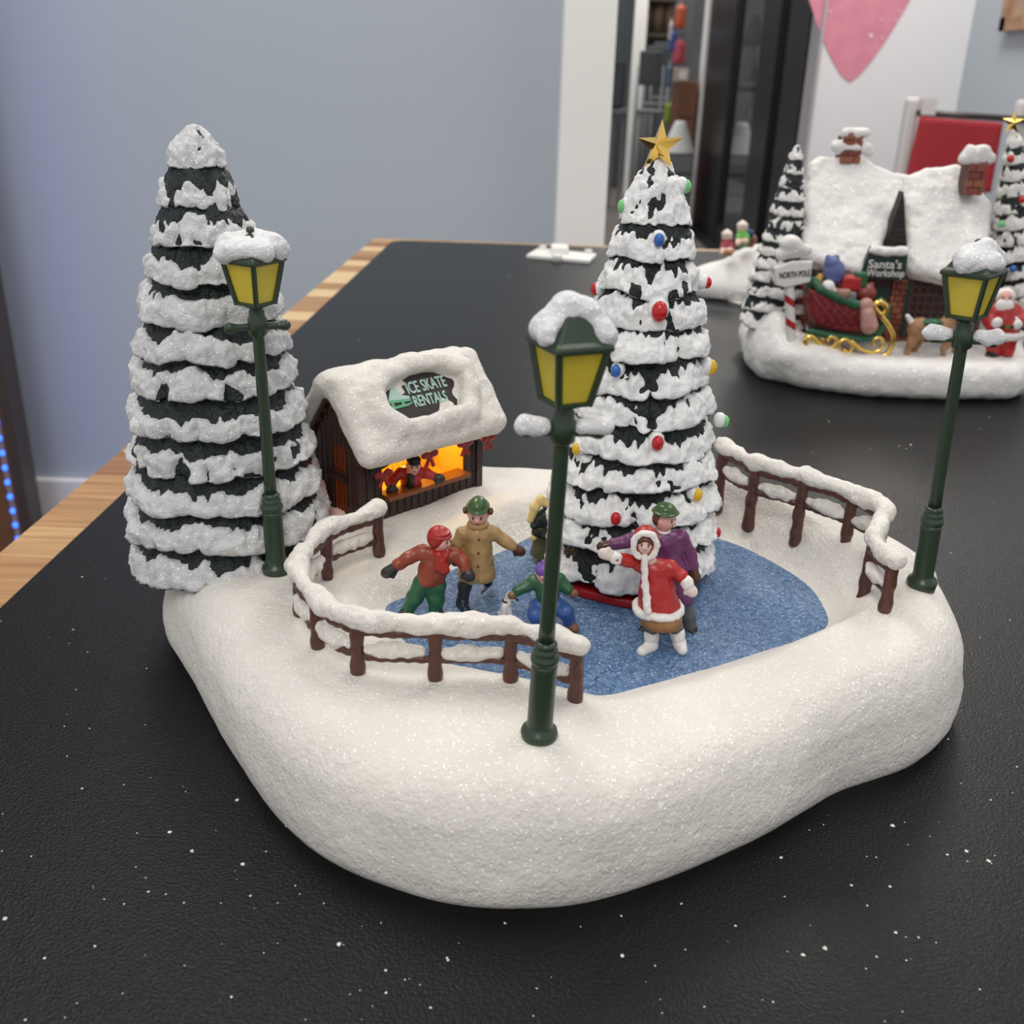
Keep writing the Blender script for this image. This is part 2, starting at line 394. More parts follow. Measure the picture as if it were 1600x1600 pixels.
struct('trim_2', Geo().box((XP - 0.6, YP - 7, 60), (0.6, 8, 135)), mat('trim_mauve', (0.42, 0.38, 0.40), 0.6))

# table of wooden staves under a black mat
TO = at(585, 372, -0.3); ex_t = nrm(V(0.9990, -0.0445, 0)); ey_t = V(-ex_t[1], ex_t[0], 0)
ez = V(0, 0, 1.0)
table = thing('wooden_table', 'long butcher-block wooden table covered by a black mat', 'table', TO * V(1, 1, 0) + V(0, 0, ZF))
random.seed(4)
tones = [((0.48, 0.28, 0.12), (0.30, 0.145, 0.055)), ((0.72, 0.54, 0.31), (0.58, 0.38, 0.18)), ((0.35, 0.17, 0.07), (0.22, 0.095, 0.035)), ((0.58, 0.37, 0.17), (0.36, 0.19, 0.08)), ((0.28, 0.13, 0.055), (0.42, 0.23, 0.10))]
STAVE = [mat('stave_wood', a, 0.42, wave=((9, 210, 60), b), var=(25, tuple(0.5 * (x + y) for x, y in zip(a, b)))) for a, b in tones]
sw = 3.35
for r in range(50):
    x = 0.0; k = 0
    while x < 150:
        ln = min(random.uniform(28, 80), 150 - x); ln = 150 - x if 150 - x - ln < 10 else ln
        c = TO + ex_t * (x + ln / 2) - ey_t * (sw * (r + 0.5)) + V(0, 0, -1.6)
        ti = [3, 0, 1, 2, 0, 4, 1, 3, 2, 0][(r * 3 + k * 2 + (r // 4)) % 10]
        o = wpart('stave', Geo().box(c, (ln / 2 - 0.015, sw / 2 - 0.015, 1.6), (ex_t, ey_t, ez)), STAVE[ti], table, False)
        x += ln; k += 1
for a, b in ((8, 8), (142, 8), (8, 158), (142, 158)):
    c = TO + ex_t * a - ey_t * b
    wpart('leg', Geo().box((c[0], c[1], (ZF - 3.5) / 2), (3.5, 3.5, (-3.5 - ZF) / 2)), STAVE[0], table, False)
MO = at(616, 380, 0) ; MO = TO + ex_t * 2.9 - ey_t * 3.0; MO[2] = -0.29
poly = []
W_, D_, rr = 140.0, 158.0, 2.0
for cx, cy, a0 in ((rr, -rr, 180), (W_ - rr, -rr, 90), (W_ - rr, -D_ + rr, 0), (rr, -D_ + rr, -90)):
    for k in range(9):
        a = math.radians(a0 - 90 * k / 8); poly.append((cx + rr * math.cos(a), cy + rr * math.sin(a)))
o = lone('table_mat', Geo().prism(poly[::-1], MO, ex_t, ey_t, 0.29), MAT_, 'large black textured mat spread over the wooden table', 'mat', MO, smooth=False)

# ------------------------------------------------------------------ snow base with the pond
PZ = 3.0
pond_px = [(930, 1088), (1010, 1072), (1100, 1048), (1200, 1018), (1293, 985), (1290, 945), (1262, 908), (1200, 870), (1145, 845), (1060, 822), (960, 808), (880, 808), (822, 838), (770, 864), (700, 890), (645, 925), (598, 948), (610, 985), (660, 1030), (740, 1052), (830, 1066)]
pond = np.array([at(x, y, PZ)[:2] for x, y in pond_px])
outl = np.array([(-12.9, 35.0), (-12.5, 33.0), (-11.1, 30.4), (-8.2, 25.5), (-5.5, 22.15), (-2.3, 20.4), (0.3, 20.05), (2.8, 20.5), (6.6, 22.5), (10.0, 24.95), (13.3, 26.9), (15.3, 30.0), (15.8, 33.0), (14.6, 35.4), (12.3, 37.5), (10.0, 39.6), (6.5, 42.0), (2.0, 43.0), (-3.0, 43.2), (-7.5, 42.0), (-10.8, 39.8), (-12.6, 37.4)])
ctr = at(950, 950, PZ)[:2]
def ring(poly, n, smooth=True):
    P = [np.append(p, 0) for p in poly]
    c = catmull([P[-1]] + P + [P[0]], 12)[12:-1]
    c = np.array(c)[:, :2] - ctr
    th = np.unwrap(np.arctan2(c[:, 1], c[:, 0])); r = np.hypot(c[:, 0], c[:, 1])
    if th[-1] < th[0]: th, r = th[::-1], r[::-1]
    T = np.linspace(0, 2 * math.pi, n, endpoint=False)
    tt = np.concatenate([th - 2 * math.pi, th, th + 2 * math.pi, th + 4 * math.pi, th - 4 * math.pi]); R = np.tile(r, 5)
    o = np.argsort(tt); return T, np.interp(T, tt[o], R[o])
NT = 480
T, Rp = ring(pond, NT); _, Ro = ring(outl, NT)
hc = [(845, 1155, 3.9), (900, 1120, 3.75), (895, 1095, 3.75), (797, 1065, 3.8), (680, 1062, 3.85), (560, 1055, 3.9), (497, 1015, 3.9), (470, 965, 3.9), (510, 905, 3.9), (590, 870, 3.9),
      (432, 890, 4.0), (330, 900, 3.9), (1000, 1095, 3.6), (1100, 1075, 3.65), (1200, 1040, 3.7), (1300, 1005, 3.9), (1345, 975, 4.05), (1380, 957, 4.15), (1440, 912, 4.3), (1480, 935, 4.2), (1440, 1000, 4.1),
      (1352, 918, 4.1), (1322, 843, 4.6), (1247, 815, 4.7), (1173, 793, 4.8), (600, 815, 4.0), (745, 768, 4.2), (500, 770, 4.5), (535, 795, 4.3), (690, 830, 3.9), (600, 1200, 3.7), (1000, 1200, 3.5), (1200, 1120, 3.6), (400, 1000, 3.8)]
HC = np.array([at(*p) for p in hc] + [(2, 41.2, 4.0), (-1.5, 41.5, 3.9), (5.5, 40.6, 4.5), (8.8, 38.6, 5.0), (-6, 40.5, 4.4), (-10, 37, 4.2), (0.5, 39.6, 4.0)])
def hidw(x, y):
    d2 = (x[..., None] - HC[:, 0]) ** 2 + (y[..., None] - HC[:, 1]) ** 2
    w = 1 / (d2 + 0.4) ** 1.6
    return (w * HC[:, 2]).sum(-1) / w.sum(-1)
def sstep(t): t = np.clip(t, 0, 1); return t * t * (3 - 2 * t)
rows = []
NS = 70
for i in range(NS):
    s_ = i / (NS - 1)
    L_ = Ro - Rp
    d_in = s_ * L_; d_out = (1 - s_) * L_
    r = Rp - 0.35 * (1 - s_) ** 6 + d_in
    x, y = ctr[0] + r * np.cos(T), ctr[1] + r * np.sin(T)
    h = PZ - 0.10 + (hidw(x, y) - PZ + 0.10) * sstep((d_in + 0.12) / 1.5)
    e = np.where(np.sin(T) > 0.15, 1.3, 2.0); q = np.clip(d_out / e, 0, 1); zb = 1.7
    h = zb + (h - zb) * np.sqrt(np.maximum(1 - (1 - q) ** 2.4, 0))
    rows.append(np.stack([x, y, h], 1))
for z, ins in ((1.35, -0.08), (1.0, -0.10), (0.65, -0.08), (0.38, 0.0), (0.16, 0.12), (0.0, 0.34)):
    r = Ro - ins; rows.append(np.stack([ctr[0] + r * np.cos(T), ctr[1] + r * np.sin(T), np.full(NT, z)], 1))
G = np.array(rows); nR = len(rows)
fl = G.reshape(-1, 3).copy()
wn = np.clip((fl[:, 2]) / 0.8, 0, 1)
rad_dir = np.stack([fl[:, 0] - ctr[0], fl[:, 1] - ctr[1], np.zeros(len(fl))], 1); rad_dir /= np.linalg.norm(rad_dir, axis=1)[:, None]
side = np.clip((np.arange(len(fl)) // NT - NS * 0.72) / (NS * 0.28), 0, 1)
nn = vnoise(fl, 3.2, 1) * 0.22 + vnoise(fl, 1.3, 2) * 0.07 + vnoise(fl, 0.5, 3) * 0.022
fl += rad_dir * (nn * side * np.clip(fl[:, 2] / 0.6, 0, 1))[:, None]
fl[:, 2] += nn * 0.6 * (1 - side) * np.clip((np.arange(len(fl)) // NT) / 12, 0, 1)
g = Geo(); g.v = list(map(tuple, fl))
g.f = [(i * NT + k, (i + 1) * NT + k, (i + 1) * NT + (k + 1) % NT, i * NT + (k + 1) % NT) for i in range(nR - 1) for k in range(NT)]
g.f.append(tuple((nR - 1) * NT + k for k in range(NT)))
BASE = thing('snowy_pond_mound', 'broad glittering white snow base holding a blue skating pond', 'snow base', (1.5, 32, 0))
wpart('snow_bank', g, SNOW, BASE)
pv = [(ctr[0], ctr[1], PZ)] + [(ctr[0] + (Rp[k] + 0.25) * math.cos(T[k]), ctr[1] + (Rp[k] + 0.25) * math.sin(T[k]), PZ) for k in range(NT)]
g = Geo(); g.v = pv; g.f = [(0, 1 + k, 1 + (k + 1) % NT) for k in range(NT)]
pb = wpart('pond_ice', g, ICE, BASE); pb['label'] = 'glittering blue frozen pond'
def ground(x, y):
    d = np.array([x, y]) - ctr; th = math.atan2(d[1], d[0]) % (2 * math.pi); r = np.hypot(*d)
    i = int(th / (2 * math.pi) * NT) % NT
    if r < Rp[i]: return PZ
    j = int(np.clip((r - Rp[i]) / (Ro[i] - Rp[i]), 0, 1) * (NS - 1))
    return fl[j * NT + i, 2]

# ------------------------------------------------------------------ trees
def tree_parts(root, R, Hh, nt, seed, fmat, smat, nth, nv, power=0.78, tip=0.3, snow_top=2, cover=0.0, lw=0.95, thick=0.3, rag=0.3, miss=0.12, sc0=1.0):
    rg = random.Random(seed)
    zb = [Hh * (k / nt) ** 0.95 for k in range(nt + 1)]
    prof = lambda z: R * max(1 - z / Hh, 0) ** power + tip * (z / Hh)
    th = np.linspace(0, 2 * math.pi, nth, endpoint=False)
    s = np.concatenate([np.linspace(0, 1, nv), 1 + np.linspace(0, 0.45, max(nv // 3, 4))[1:]])
    TH, SS = np.meshgrid(th, s)
    nS = len(s)
    for k in range(nt):
        top = k >= nt - snow_top
        z0 = zb[k]; z1 = zb[k + 1] + (0.30 if k < nt - 1 else 0.0) * zb[1]
        Rl = prof(z0) * (1.0 if k else 0.95); rin = prof(z1) * 0.84 if k < nt - 1 else tip * 0.35
        sc = sc0 * max(min(Rl / 2.0, 1.0), 0.32)
        C = np.stack([np.cos(TH) * Rl, np.sin(TH) * Rl, np.full_like(TH, k * 7.3 + seed)], -1)
        l2 = vnoise(C, 0.5 * sc0, seed + 1); l3 = vnoise(C, 0.13 * sc0, seed + 2)
        CS = np.stack([TH * Rl, SS * (z1 - z0), C[..., 2]], -1)
        wob = 0.30 * vnoise(CS, 0.7 * sc0, seed + 7) * sc0
        nl = max(6, int(round(2 * math.pi * Rl / (lw * max(sc / sc0, 0.6)))))
        lobe = np.zeros_like(TH); snowy = np.zeros_like(TH); reach = np.zeros_like(TH)
        for q in range(nl):
            ci = 2 * math.pi * (q + rg.uniform(-0.35, 0.35)) / nl; wi = lw * max(sc / sc0, 0.6) * rg.uniform(0.50, 0.95); ai = rg.uniform(0.55, 1.1)
            sn_ = 0.0 if (rg.random() < miss and not top) else rg.uniform(0.75, 1.1); ri = rg.uniform(-0.12, 0.20)
            d = np.abs((TH - ci + math.pi) % (2 * math.pi) - math.pi) * Rl + wob
            v = ai * np.sqrt(np.maximum(1 - (d / wi) ** 2, 0)); m_ = v > lobe
            lobe = np.where(m_, v, lobe); snowy = np.where(m_, sn_, snowy); reach = np.where(m_, ri, reach)
        up = np.clip(SS, 0, 1); un = np.clip((SS - 1) / 0.45, 0, 1)
        wave_ = 0.22 * sc * vnoise(np.stack([np.cos(TH) * 1.5, np.sin(TH) * 1.5, np.full_like(TH, k * 3.1)], -1), 1.0, seed + 12)
        r = rin + (Rl - rin) * np.sin(up * math.pi / 2) ** 0.9 * 0.93 + 0.20 * sc * lobe * up + 0.14 * sc * vnoise(C, 0.9 * sc0, seed + 31) * up + 0.05 * l3 * sc - un * 0.30 * Rl
        z = z1 - (z1 - z0) * up - sc * up ** 2 * (0.22 * lobe - 0.10) + un * 0.12 * sc + wave_ * (up if k == 0 else 1.0) * (0 if k == nt - 1 else 1)
        P0 = np.stack([r * np.cos(TH), r * np.sin(TH), z], -1)
        dirv = np.stack([np.cos(TH) * 0.84, np.sin(TH) * 0.84, np.full_like(TH, 0.54)], -1)
        fn = vnoise(P0, 0.14 * sc0, seed + 5) * 0.05 * sc0 + vnoise(P0, 0.40 * sc0, seed + 6) * 0.06 * sc0
        P0 = P0 + dirv * (fn * np.clip(SS * 3, 0, 1))[..., None]
        strk = vnoise(np.concatenate([C[..., :2], (SS[..., None] * 0.5 + k * 9)], -1), 0.13 * sc0, seed + 3)
        C2 = np.stack([np.cos(TH) * Rl, np.sin(TH) * Rl, SS * (z1 - z0) * 1.1 + k * 5.7 + seed], -1)
        n1 = vnoise(C2, 1.1 * sc0, seed + 21); n2 = vnoise(C2, 0.55 * sc0, seed + 22); n3 = vnoise(C2, 0.24 * sc0, seed + 23)
        reach = 0.16 * n1 + 0.10 * n2
        cmid = 0.84 - reach * 0.8 - (0.35 if top else cover * 0.5); hw = 0.29 + np.abs(reach) * 0.5 + cover + (0.5 if top else 0.0)
        e = 1 - ((SS - cmid) / hw) ** 2
        e = e + rag * strk * np.where(SS < cmid, 1, 0.4) + 0.30 * n2 + 0.35 * n3
        lb = np.clip(lobe, 0.0, 1.0)
        q = np.minimum(e, (1 - miss * 4) * 0.9 + 1.1 * n1 + 0.8 * n2 + 0.5 * n3 + (lb - 0.35) * 0.9)
        if top: q = np.maximum(np.minimum(e + 0.5, 0.9), 0.30) * np.where(n2 + 0.6 * n3 > -0.85, 1, -0.3)
        off = np.where(q > 0, thick * sc * np.sqrt(np.clip(q, 0, 1)) * (0.55 + 0.45 * lb), q * 0.1) - 0.045 * sc0
        off = off + np.where(q > 0.05, 1, 0) * (0.07 * vnoise(P0, 0.30 * sc0, seed + 11) + 0.035 * vnoise(P0, 0.12 * sc0, seed + 13)) * sc0
        P1 = P0 + dirv * off[..., None]
        keep = q > -0.25
        f = []; fs = []
        a = np.arange(nth); b = (a + 1) % nth
        for i in range(nS - 1):
            qd = np.stack([i * nth + a, i * nth + b, (i + 1) * nth + b, (i + 1) * nth + a], 1)[:, ::-1]
            f.append(qd); fs.append(qd[keep[i] | keep[i, b] | keep[i + 1] | keep[i + 1, b]])
        f = np.concatenate(f); fs = np.concatenate(fs)
        if k == nt - 1: f = np.concatenate([f])
        g = Geo(); g.v = P0.reshape(-1, 3); g.f = f
        t = link_mesh('branch_tier', g, fmat, root)
        if len(fs):
            used, inv = np.unique(fs, return_inverse=True)
            g = Geo(); g.v = P1.reshape(-1, 3)[used]; g.f = inv.reshape(fs.shape)
            link_mesh('snow', g, smat, t)
        if k == nt - 1: link_mesh('tip', Geo().ell((0, 0, Hh - 0.02), (tip * 0.75, tip * 0.75, tip * 0.4), 12), smat, root)
    return prof

lt = thing('snowy_fir_tree', 'tall bare-topped fir tree heavy with grey-white glittering snow beside skate hut', 'tree', (-10.35, 34.3, 3.4))
tree_parts(lt, 3.55, 14.7, 12, 3, FOL, SNOWT, 330, 22, power=0.68, tip=0.24, snow_top=1, thick=0.32, lw=0.80, rag=0.40, miss=0.08, cover=0.0)

XT = V(4.35, 34.2, 3.65)
xt = thing('christmas_tree', 'white-flocked tree with coloured bulbs and gold star standing on the pond', 'tree', XT)
xprof = tree_parts(xt, 3.05, 13.95, 13, 21, FOLX, SNOWW, 330, 22, power=0.70, tip=0.30, snow_top=2, cover=0.04, thick=0.24, lw=0.72, rag=0.70, miss=0.05)
def star(root, c, r, th, name='star', facing=(0.15, -1, 0.1), roll=0.1, mat_=None, leaning=False):
    n = nrm(facing); u = nrm(np.cross(V(0, 0, 1), n)) * -1; w = np.cross(n, u); w = w if w[2] > 0 else -w
    g = Geo(); v = [np.asarray(c) + n * th, np.asarray(c) - n * th]
    for k in range(10):
        a = math.pi / 2 + math.pi * k / 5 + roll; q = r if k % 2 == 0 else r * 0.40
        v.append(np.asarray(c) + q * (u * math.cos(a) + w * math.sin(a)))
    g.add(v, [(0, 2 + k, 2 + (k + 1) % 10) for k in range(10)] + [(1, 2 + (k + 1) % 10, 2 + k) for k in range(10)])
    return (lean_part if leaning else wpart)(name, g, mat_ or GOLD, root, *(() if leaning else (False,)))
def on_tree(px, py, root_c, prof, off=0.05):
    r = ray(px, py); best = None
    for t in np.linspace(0.015, 0.03, 3000):
        p = EYE + r * t; q = p - root_c
        if q[2] > 0 and np.hypot(q[0], q[1]) < prof(q[2]) + off: return p
    # just outside the outline: nearest approach to the axis
    t = np.linspace(0.015, 0.03, 3000); P = EYE + r * t[:, None]; d = np.hypot(P[:, 0] - root_c[0], P[:, 1] - root_c[1]); return P[d.argmin()]
sp = V(4.32, 33.75, 17.95)
star(xt, aty(1031, 228, 33.9), 0.80, 0.36, roll=-0.06, facing=(-0.55, -1, 0.25))
for px, py, m_, s_ in ((976, 322, BGRN, 1), (1068, 291, BGRN, 1), (1029, 374, BBLUE, 1), (934, 451, BRED, 1), (1101, 441, BRED, .9), (1029, 485, BRED, 1.55), (964, 578, BBLUE, 1), (1106, 573, BYEL, 1.25), (904, 700, BYEL, 1), (1026, 690, BRED, 1.2), (1128, 657, BGRN, 1), (1086, 771, BYEL, 1.1), (963, 808, BRED, 1.1), (1116, 831, BRED, .95)):
    p = on_tree(px, py, XT, xprof, 0.12); n = nrm((p - XT) * V(1, 1, 0)); p = p + n * 0.08 * s_ - V(0, 0.05, 0)
    b = wpart('bulb', Geo().ell(p, (0.17 * s_, 0.17 * s_, 0.22 * s_), 14), m_, xt)
    wpart('bulb_snow', Geo().ell(p - n * 0.17 * s_ + V(0, 0, 0.03), (0.24 * s_, 0.24 * s_, 0.27 * s_), 12), SNOWW, b)
# red carriage board under the tree
rb = [at(862, 892, 3.3), at(905, 888, 3.3), at(1010, 920, 3.3), at(1012, 945, 3.3), at(960, 936, 3.3), at(905, 922, 3.3)]
g = Sd(0.1).poly([(p[0], p[1]) for p in rb][::-1], (0, 0, 3.17), (1, 0, 0), (0, 1, 0), 0.16, 0.06)
wpart('red_board', g.geo(0.05), REDB, xt)
wpart('trunk', Geo().lathe([(1.2, -0.3), (1.0, 0.0), (0.9, 0.6)], 16, XT), FOLX, xt)

# ------------------------------------------------------------------ street lamps
def lamp(label, foot, top_px, yaw, bar_yaw, snow_seed, group='street lamps on the snow base', lean=None, roof_snow=None, bar_snow=True):
    o = thing('street_lamp', label, 'street lamp', foot, group)
    topw = aty(top_px[0], top_px[1], foot[1]) if lean is None else foot + lean
    ax = nrm(topw - foot)
    o.rotation_mode = 'QUATERNION'; o.rotation_quaternion = Vector((0, 0, 1)).rotation_difference(Vector(ax))
    pole = link_mesh('pole', Geo().lathe([(0.44, -0.25), (0.47, 0.05), (0.50, 0.18), (0.47, 0.30), (0.36, 0.36), (0.34, 0.5), (0.335, 2.2), (0.33, 2.35)], 24), POST, o)
    link_mesh('collar', Geo().lathe([(0.345, 2.33), (0.37, 2.40), (0.37, 2.52), (0.31, 2.58), (0.32, 2.64), (0.32, 2.72), (0.27, 2.76), (0.29, 2.84), (0.29, 2.90), (0.22, 2.96)], 24), POST, o)
    link_mesh('shaft', Geo().lathe([(0.215, 2.9), (0.20, 3.5), (0.185, 8.2), (0.19, 8.25), (0.30, 8.34), (0.30, 8.8), (0.24, 8.9), (0.24, 9.05), (0.17, 9.12), (0.18, 9.2)], 20), POST, o)
    u = V(math.cos(bar_yaw), math.sin(bar_yaw), 0)
    bar = link_mesh('crossbar', Sd(0.1).cap(-u * 0.85 + V(0, 0, 8.55), 0.12, u * 0.85 + V(0, 0, 8.55), 0.12).ell(-u * 0.85 + V(0, 0, 8.55), 0.17).ell(u * 0.85 + V(0, 0, 8.55), 0.17).geo(0.05), POST, o)
    if bar_snow:
        for sg in (-1, 1):
            c = u * 0.66 * sg + V(0, 0, 8.68)
            link_mesh('bar_snow', Sd(0.2).cap(c - u * 0.22 * sg, 0.20, c + u * 0.28 * sg, 0.24).rough(0.07, 0.3, snow_seed + sg).geo(0.05), SNOWG, bar)
    # lantern: four panes, tapered
    zb_, zt = 9.25, 10.55; wb, wt = 0.40, 0.62
    cy, sy = math.cos(yaw), math.sin(yaw); A = np.array([(cy, sy, 0), (-sy, cy, 0), (0, 0, 1)])
    L = lambda x, y, z: A[0] * x + A[1] * y + A[2] * z
    g = Geo(); g.lathe([(wb * 0.55, 9.12), (wb * 1.0, 9.2), (wb * 1.62, 9.25), (wb * 1.62, 9.33), (wb * 1.3, 9.36)], 4, phase=yaw + math.pi / 4)
    for sx in (-1, 1):
        for sy_ in (-1, 1):
            g.tube([L(sx * wb, sy_ * wb, zb_), L(sx * wt, sy_ * wt, zt)], 0.085, 6)
    lf = link_mesh('lantern_frame', g, POST, o, False)
    for k in range(4):
        a = yaw + k * math.pi / 2; n = V(math.cos(a), math.sin(a), 0); t = V(-math.sin(a), math.cos(a), 0)
        v = [n * (wb - .02) + t * (wb - .02) * sg + V(0, 0, 9.34) for sg in (-1, 1)] + [n * (wt - .03) + t * (wt - .03) * sg + V(0, 0, zt) for sg in (1, -1)]
        v2 = [p - n * 0.05 for p in v]
        g = Geo().add(v + v2, [(0, 1, 2, 3), (7, 6, 5, 4), (0, 4, 5, 1), (1, 5, 6, 2), (2, 6, 7, 3), (3, 7, 4, 0)])
        link_mesh('lantern_pane', g, PANE, lf, False)
    rf = link_mesh('lantern_roof', Geo().lathe([(0.86, 10.5), (1.05, 10.56), (1.05, 10.68), (0.88, 10.78), (0.45, 11.28), (0.22, 11.36), (0.10, 11.4)], 4, phase=yaw + math.pi / 4), POST, o, False)
    bevel(rf, 0.04)
    link_mesh('finial', Geo().ell((0, 0, 11.48), (0.13, 0.13, 0.12), 12), POST, o)
    sd = Sd(0.25)
    for (x0, y0, z0, r0, x1, y1, z1, r1) in roof_snow:
        sd.cap((x0, y0, z0), r0, (x1, y1, z1), r1)
    link_mesh('roof_snow', sd.rough(0.05, 0.35, snow_seed).rough(0.03, 0.14, snow_seed + 3).geo(0.05), SNOWG, rf)
    return o
f1 = at(842, 1148, 3.9)
lamp('green street lamp with split roof snow beside the fence end', V(f1[0], f1[1], 3.8), (893, 500), math.radians(28), 0.12, 5,
     roof_snow=[(-0.62, -0.15, 10.98, 0.30, -0.1, 0.0, 11.45, 0.30), (-0.55, -0.55, 10.85, 0.22, -0.2, 0.25, 11.3, 0.25), (-0.1, 0.0, 11.45, 0.28, 0.35, 0.0, 11.35, 0.24), (0.3, 0.1, 11.3, 0.24, 0.78, -0.05, 10.85, 0.28), (0.7, -0.2, 10.9, 0.2, 0.72, 0.1, 10.6, 0.26)])
f2 = at(1440, 912, 4.25)
lamp('green street lamp beside the fence that curves behind the pond', V(f2[0], f2[1], 4.15), (1521, 430), math.radians(46), 2.75, 9,
     roof_snow=[(-0.55, -0.5, 10.95, 0.30, 0.35, -0.45, 10.98, 0.30), (-0.45, -0.2, 11.1, 0.3, 0.2, -0.1, 11.35, 0.28), (0.2, 0, 11.35, 0.22, 0.3, 0.5, 11.0, 0.2), (0.45, 0.0, 11.3, 0.12, 0.95, 0.15, 10.9, 0.12)])
f3 = at(432, 890, 4.0)
lamp('green street lamp in front of the tall snowy fir', V(f3[0], f3[1], 3.9), (394, 400), math.radians(60), 0.35, 14, bar_snow=False,
     roof_snow=[(-0.7, 0, 11.0, 0.38, 0.6, 0.1, 11.05, 0.38), (-0.5, -0.5, 10.95, 0.32, 0.5, -0.5, 10.95, 0.34), (-0.75, -0.4, 10.8, 0.25, -0.6, 0.3, 10.8, 0.3), (0, 0.3, 11.15, 0.34, 0.75, 0.2, 10.9, 0.32)])

# ------------------------------------------------------------------ snowy fences
def fence(label, feet, hgt, seed, build, lift=0.0):
    o = thing('snowy_fence', label, 'fence', feet[0] * V(1, 1, 0) + V(0, 0, ground(*feet[0][:2])), 'fences round the pond')
    tops = [f + V(0, 0, hgt) for f in feet]
    path = catmull(tops, 6)
    for f, t, b in zip(feet, tops, build):
        if not b: continue
        wpart('post', Sd(0.15).cap(f - V(0, 0, 0.9), 0.24, f + V(0, 0, 0.25), 0.19).cap(f + V(0, 0, .2), 0.19, t + V(0, 0, 0.05), 0.21).rough(0.03, 0.3, seed).geo(0.05), WOODF, o)
    for i in range(len(feet) - 1):
        seg = path[i * 6:i * 6 + 7]
        wpart('top_rail', Sd(0.1).chain([p - V(0, 0, 0.12) for p in seg], 0.17).rough(0.04, 0.3, seed + i).geo(0.05), WOODF, o)
        low = [p - V(0, 0, hgt * 0.60) for p in seg]
        lr = wpart('lower_rail', Sd(0.1).chain(low, 0.12).rough(0.03, 0.25, seed + i).geo(0.05), WOODF, o)
        mid = [p + V(0, 0, 0.22) for p in low[1:-1]]
        wpart('rail_snow', Sd(0.15).chain(mid, [0.16, 0.2, 0.22, 0.2, 0.15][:len(mid)]).rough(0.08, 0.28, seed + 20 + i).geo(0.05), SNOW, lr)
    n = len(path)
    rng = random.Random(seed)
    rad = [0.235 + 0.05 * math.sin(i * 0.9 + seed) + rng.uniform(-0.03, 0.03) for i in range(n)]
    sd = Sd(0.2).chain([p + V(0, 0, 0.17) for p in path], rad)
    for t in tops: sd.ell(t + V(0, 0, 0.24), (0.31, 0.31, 0.24))
    wpart('snow_cap', sd.rough(0.085, 0.5, seed).rough(0.035, 0.17, seed + 1).geo(0.055), SNOW, o)
    return o
def F(px, py, z): return at(px, py, z)
LF = [F(592, 868, 3.85), F(512, 903, 3.9), F(470, 962, 3.9), F(497, 1013, 3.9), F(560, 1052, 3.85), F(680, 1060, 3.8), F(797, 1064, 3.75), F(898, 1095, 3.7)]
fence('brown rail fence capped with thick snow curving from hut to front lamp', LF, 1.62, 3, [1] * 8)
RF = [V(8.25, 38.0, 4.85), F(1173, 790, 4.75), F(1247, 813, 4.7), F(1322, 841, 4.6), V(12.95, 32.75, 4.45), F(1352, 915, 4.15), F(1382, 955, 4.1)]
fence('brown rail fence capped with thick snow curving behind the pond from the decorated tree', RF, 1.62, 8, [1] * 7)

# ------------------------------------------------------------------ skate rental hut
HA = at(561, 825, 4.0); HB = at(748, 764, 4.0)
hu = nrm((HB - HA) * V(1, 1, 0)); hw = V(-hu[1], hu[0], 0)
HZ = 4.0
hut = thing('skate_rental_hut', 'dark wooden skate rental hut with thick snowy roof and lit counter', 'hut', V(HA[0], HA[1], HZ))
def hp(u, w, z): return V(HA[0], HA[1], HZ) + hu * u + hw * w + V(0, 0, z)
HW, HD = 6.0, 2.75; EAVE = 3.0; RIDGE = 4.75; CZ = 0.95
AX = (hu, hw, ez)
def planks(u0, u1, n, z0, z1, w, front=True, m=HUT, zf=None):
    for i in range(n):
        a = u0 + (u1 - u0) * (i + 0.5) / n; hw_ = (u1 - u0) / n / 2
        t = z1 if zf is None else zf(a)
        if front: g = Geo().box(hp(a, w, (z0 + t) / 2), (hw_ * 0.93, 0.09, (t - z0) / 2), AX)
        else: g = Geo().box(hp(w, a, (z0 + t) / 2), (0.09, hw_ * 0.93, (t - z0) / 2), AX)
        bevel(wpart('plank', g, m, hut, False), 0.04, 1)
planks(0, HW, 17, -0.6, CZ - 0.06, 0.0)                 # below the counter
planks(0, 1.1, 3, CZ - 0.06, EAVE + 0.2, 0.0)
planks(5.2, HW, 2, CZ - 0.06, EAVE + 0.2, 0.0)
wpart('wall_core', Geo().box(hp(HW / 2, 0.16, 0.1), (HW / 2, 0.07, 0.75), AX), HUT, hut, False)
wpart('lintel', Geo().box(hp(HW / 2, 0.05, 2.95), (HW / 2, 0.12, 0.22), AX), HUT, hut, False)
gable = lambda w: EAVE + (RIDGE - EAVE) * (1 - abs(w - HD / 2) / (HD / 2))
planks(0.0, 0.65, 2, -0.5, 0, 0.0, False, zf=gable)     # left gable, window between
planks(1.45, HD, 4, -0.5, 0, 0.0, False, zf=gable)
planks(0.65, 1.45, 3, -0.5, 0.35, 0.0, False)
planks(0.65, 1.45, 3, 3.0, 0, 0.0, False, zf=gable)
WINO = mat('lit_window', (0.5, 0.15, 0.03), 0.5, emit=((1.0, 0.17, 0.012), 1.1))
wpart('window_pane', Geo().box(hp(0.10, 1.05, 1.7), (0.03, 0.42, 1.38), AX), WINO, hut, False)
wpart('window_bar', Geo().box(hp(-0.04, 1.05, 1.85), (0.12, 0.50, 0.14), AX), HUT, hut, False)
wpart('window_sill', Geo().box(hp(-0.14, 1.05, 1.80), (0.14, 0.62, 0.07), AX), HUT, hut, False)
for q in (0.66, 0.86, 1.05, 1.24, 1.44):
    wpart('window_slat', Geo().box(hp(0.03, q, 1.7), (0.05, 0.035, 1.38), AX), HUT, hut, False)
